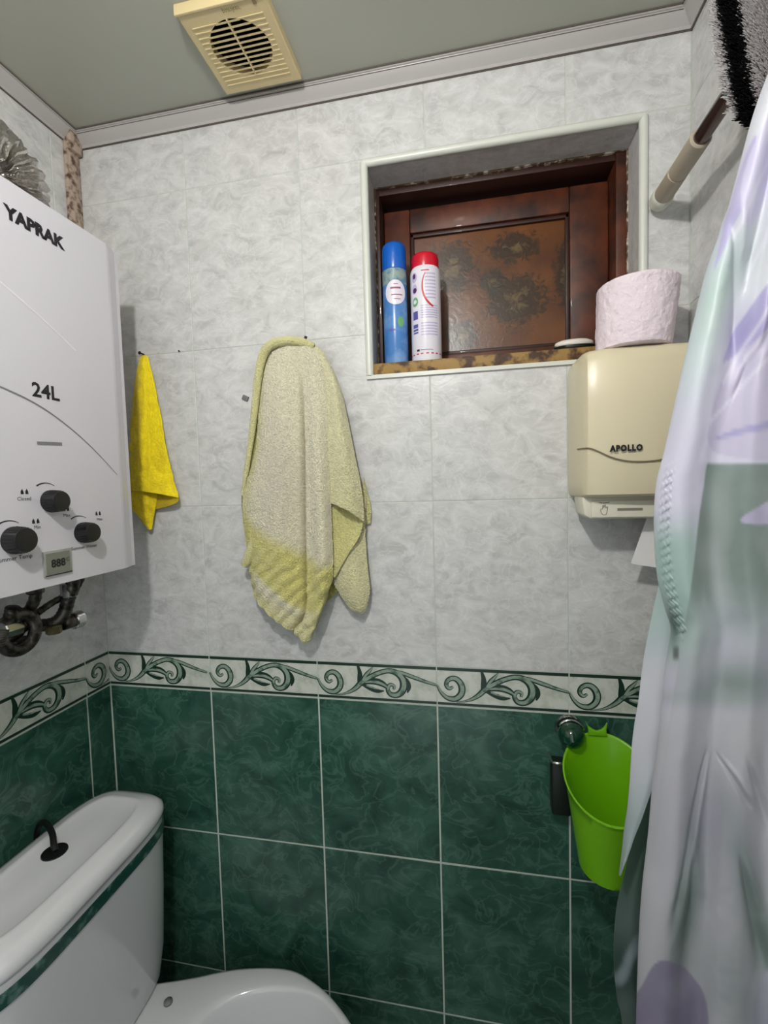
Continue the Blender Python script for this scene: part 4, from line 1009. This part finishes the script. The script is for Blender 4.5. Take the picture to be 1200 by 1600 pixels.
def cdisp(i, j, p):
    # puckered hem along the leading edge
    d = Vector((0,0,0))
    ed = math.exp(-((i-.232)/.034)**4)
    zz = sst(p.z, 1.245, 1.275)*(1-sst(p.z, 1.425, 1.46))
    d += Vector((.2,-1,0))*(.0030*(math.sin(p.z*760 + i*70)*math.cos(i*150 + p.z*90) + .6*mnoise.noise(Vector((i*60, p.z*160, 0)))))*ed*zz
    d += Vector((0,-1,0))*(mnoise.noise(Vector((p.x*20, p.y*10, p.z*5)))*.006 + mnoise.noise(p*90)*.0005)*sst(i, .2, .35)
    d += Vector((0,-1,0))*(.0035*mnoise.noise(Vector(((p.x + (p.z-1.3)*.28)*30, 2.2, p.z*2.2))))*sst(i,.22,.4)*sst(p.z,1.3,1.45)
    # creases that fan out from the gather
    for (x0,z0,x1,z1,wd,am) in CREASE:
        dx, dz = x1-x0, z1-z0; l2 = dx*dx+dz*dz; t = ((p.x-x0)*dx+(p.z-z0)*dz)/l2
        if -.1 < t < 1.1:
            dd = ((p.x-x0)*dz-(p.z-z0)*dx)/math.sqrt(l2); w_ = wd*(.5+t)
            d += Vector((0,1,0))*am*sst(t,-.1,.2)*(1-sst(t,.75,1.1))*(math.exp(-(dd/w_)**2) - .6*math.exp(-((dd+w_*2)/(w_*1.5))**2))
    return d
CREASE = []
for (u0,v0,u1,v1,wd,am) in ((1106,1190,1045,1450,.0035,.006),(1124,1182,1168,1258,.0022,.004),(1150,1330,1196,1520,.005,.006),(1084,1330,1072,1560,.007,.005),(1160,1180,1215,1320,.004,.004),(1150,620,1215,470,.004,.004),(1140,300,1165,600,.005,.005)):
    a, b_ = at(u0,v0,-.365), at(u1,v1,-.365); CREASE.append((a.x,a.z,b_.x,b_.z,wd,am))
csheet(rows, 210, 500, cdisp)
# second fold, seen left of the leading edge from the middle down to its point
L2 = [(880,1035),(930,1026),(1000,1012),(1080,1000),(1160,988),(1220,984),(1290,976),(1340,970),(1368,967)]
rows = []
for v, x in L2:
    diag = 1026 - (v-1215)*(1026-969)/(1370-1215) if v > 1215 else 1e9
    rt = min(l1(v)+30, diag); rt = max(rt, x+1)
    rows.append([(x+4, v, -.318), (x, v, -.322), (x+(rt-x)*.35, v, -.330), (x+(rt-x)*.7, v, -.334), (rt, v, -.334)])
def c2p(u, v): 
    c = mixc(lin((176,196,196)), lin((204,206,216)), sst(v, 960, 1060)); return mixc(c, lin((170,186,188)), sst(v,1180,1300))
csheet(rows, 30, 140, lambda i, j, p: Vector((0,-1,0))*mnoise.noise(p*24)*.003, c2p)
# rear layer, its shade painted into the print as deep green
L3 = [(1150,1012),(1250,1003),(1330,985),(1380,972),(1430,963),(1500,960),(1560,965),(1600,973),(1750,985),(1900,990)]
rows = [[(x+3, v, -.298), (x, v, -.302), (x+(l1(v)+28-x)*.4, v, -.312), (x+(l1(v)+28-x)*.75, v, -.310), (l1(v)+28, v, -.322)] for v, x in L3]
def c3p(u, v):
    c = mixc(lin((66,92,80)), lin((86,104,100)), sst(v,1350,1440)); c = mixc(c, lin((52,76,70)), sst(v,1440,1500)*(1-sst(v,1530,1570)))
    return mixc(c, lin((150,164,172)), sst(mnoise.noise(Vector((u*.03, v*.02, 0))), .12, .5)*sst(v,1420,1500)*.8)
csheet(rows, 30, 140, lambda i, j, p: Vector((0,-1,0))*mnoise.noise(p*20)*.004, c3p)
me = bpy.data.meshes.new('shower_curtain'); me.from_pydata(ct.v, [], ct.f); set_print(me, colz); me.materials.append(M['satin'])
bm = bmesh.new(); bm.from_mesh(me); bmesh.ops.recalc_face_normals(bm, faces=bm.faces)
for v in bm.verts:
    if v.co.x > 1.193: v.co.x = 1.193 + (v.co.x-1.193)*.02
bm.to_mesh(me); bm.free()
cur_ = link('shower_curtain', me, None, None, True); tag(cur_, 'satin shower curtain printed with lilac petals and mint green, at the right edge', 'curtain')
rd = thing('curtain_rod', (1.150,-.9,2.10), 'metal curtain rod running along the right wall above the shower curtain', 'curtain rod')
MB().tube([(1.150,-.35,2.10),(1.150,YF+.001,2.10)], .0095, 20).build('rod', M['rod'], rd, smooth=True, angle=40)
for y in (-.362, -1.40): MB().tube([(1.150,y,2.10),(1.150,y,ZC-.0005)], .006, 12).build('ceiling_bracket', M['rod'], rd, smooth=True, angle=40)
for i in range(5):
    y = -.38-i*.03
    MB().tube([(1.150+.0175*math.cos(t), y, 2.094+.0175*math.sin(t)) for t in [2*math.pi*k/20 for k in range(21)]], .0016, 6, False).build('ring', M['rod'], rd, smooth=True)

# ------------------------------------------------------------ lamp (hangs behind the camera)
lp = thing('ceiling_lamp', (LAMP.x, LAMP.y, LAMP.z), 'bare bulb hanging from the ceiling in its holder', 'lamp')
MB().lathe([(0,-.030),(.014,-.0265),(.024,-.018),(.030,-.004),(.030,.006),(.024,.022),(.015,.036),(.013,.044)], LAMP, 'z', 32).build('bulb', mat('bulb_glow', (255,255,255), .5, emit=((1.0,.975,.94), LAMP_W)), lp, smooth=True)
MB().lathe([(.0165,.040),(.018,.044),(.018,.080),(.012,.090),(.004,.094)], LAMP, 'z', 24).build('holder', M['boiler'], lp, smooth=True, angle=40)
MB().tube([(LAMP.x,LAMP.y,LAMP.z+.09),(LAMP.x,LAMP.y,ZC)], .003, 8).build('cord', M['boiler'], lp, smooth=True)
MB().lathe([(.03,0),(.032,-.004),(.026,-.016),(.004,-.020)], (LAMP.x,LAMP.y,ZC-.0002), 'z', 24).build('rose', M['boiler'], lp, smooth=True, angle=40)
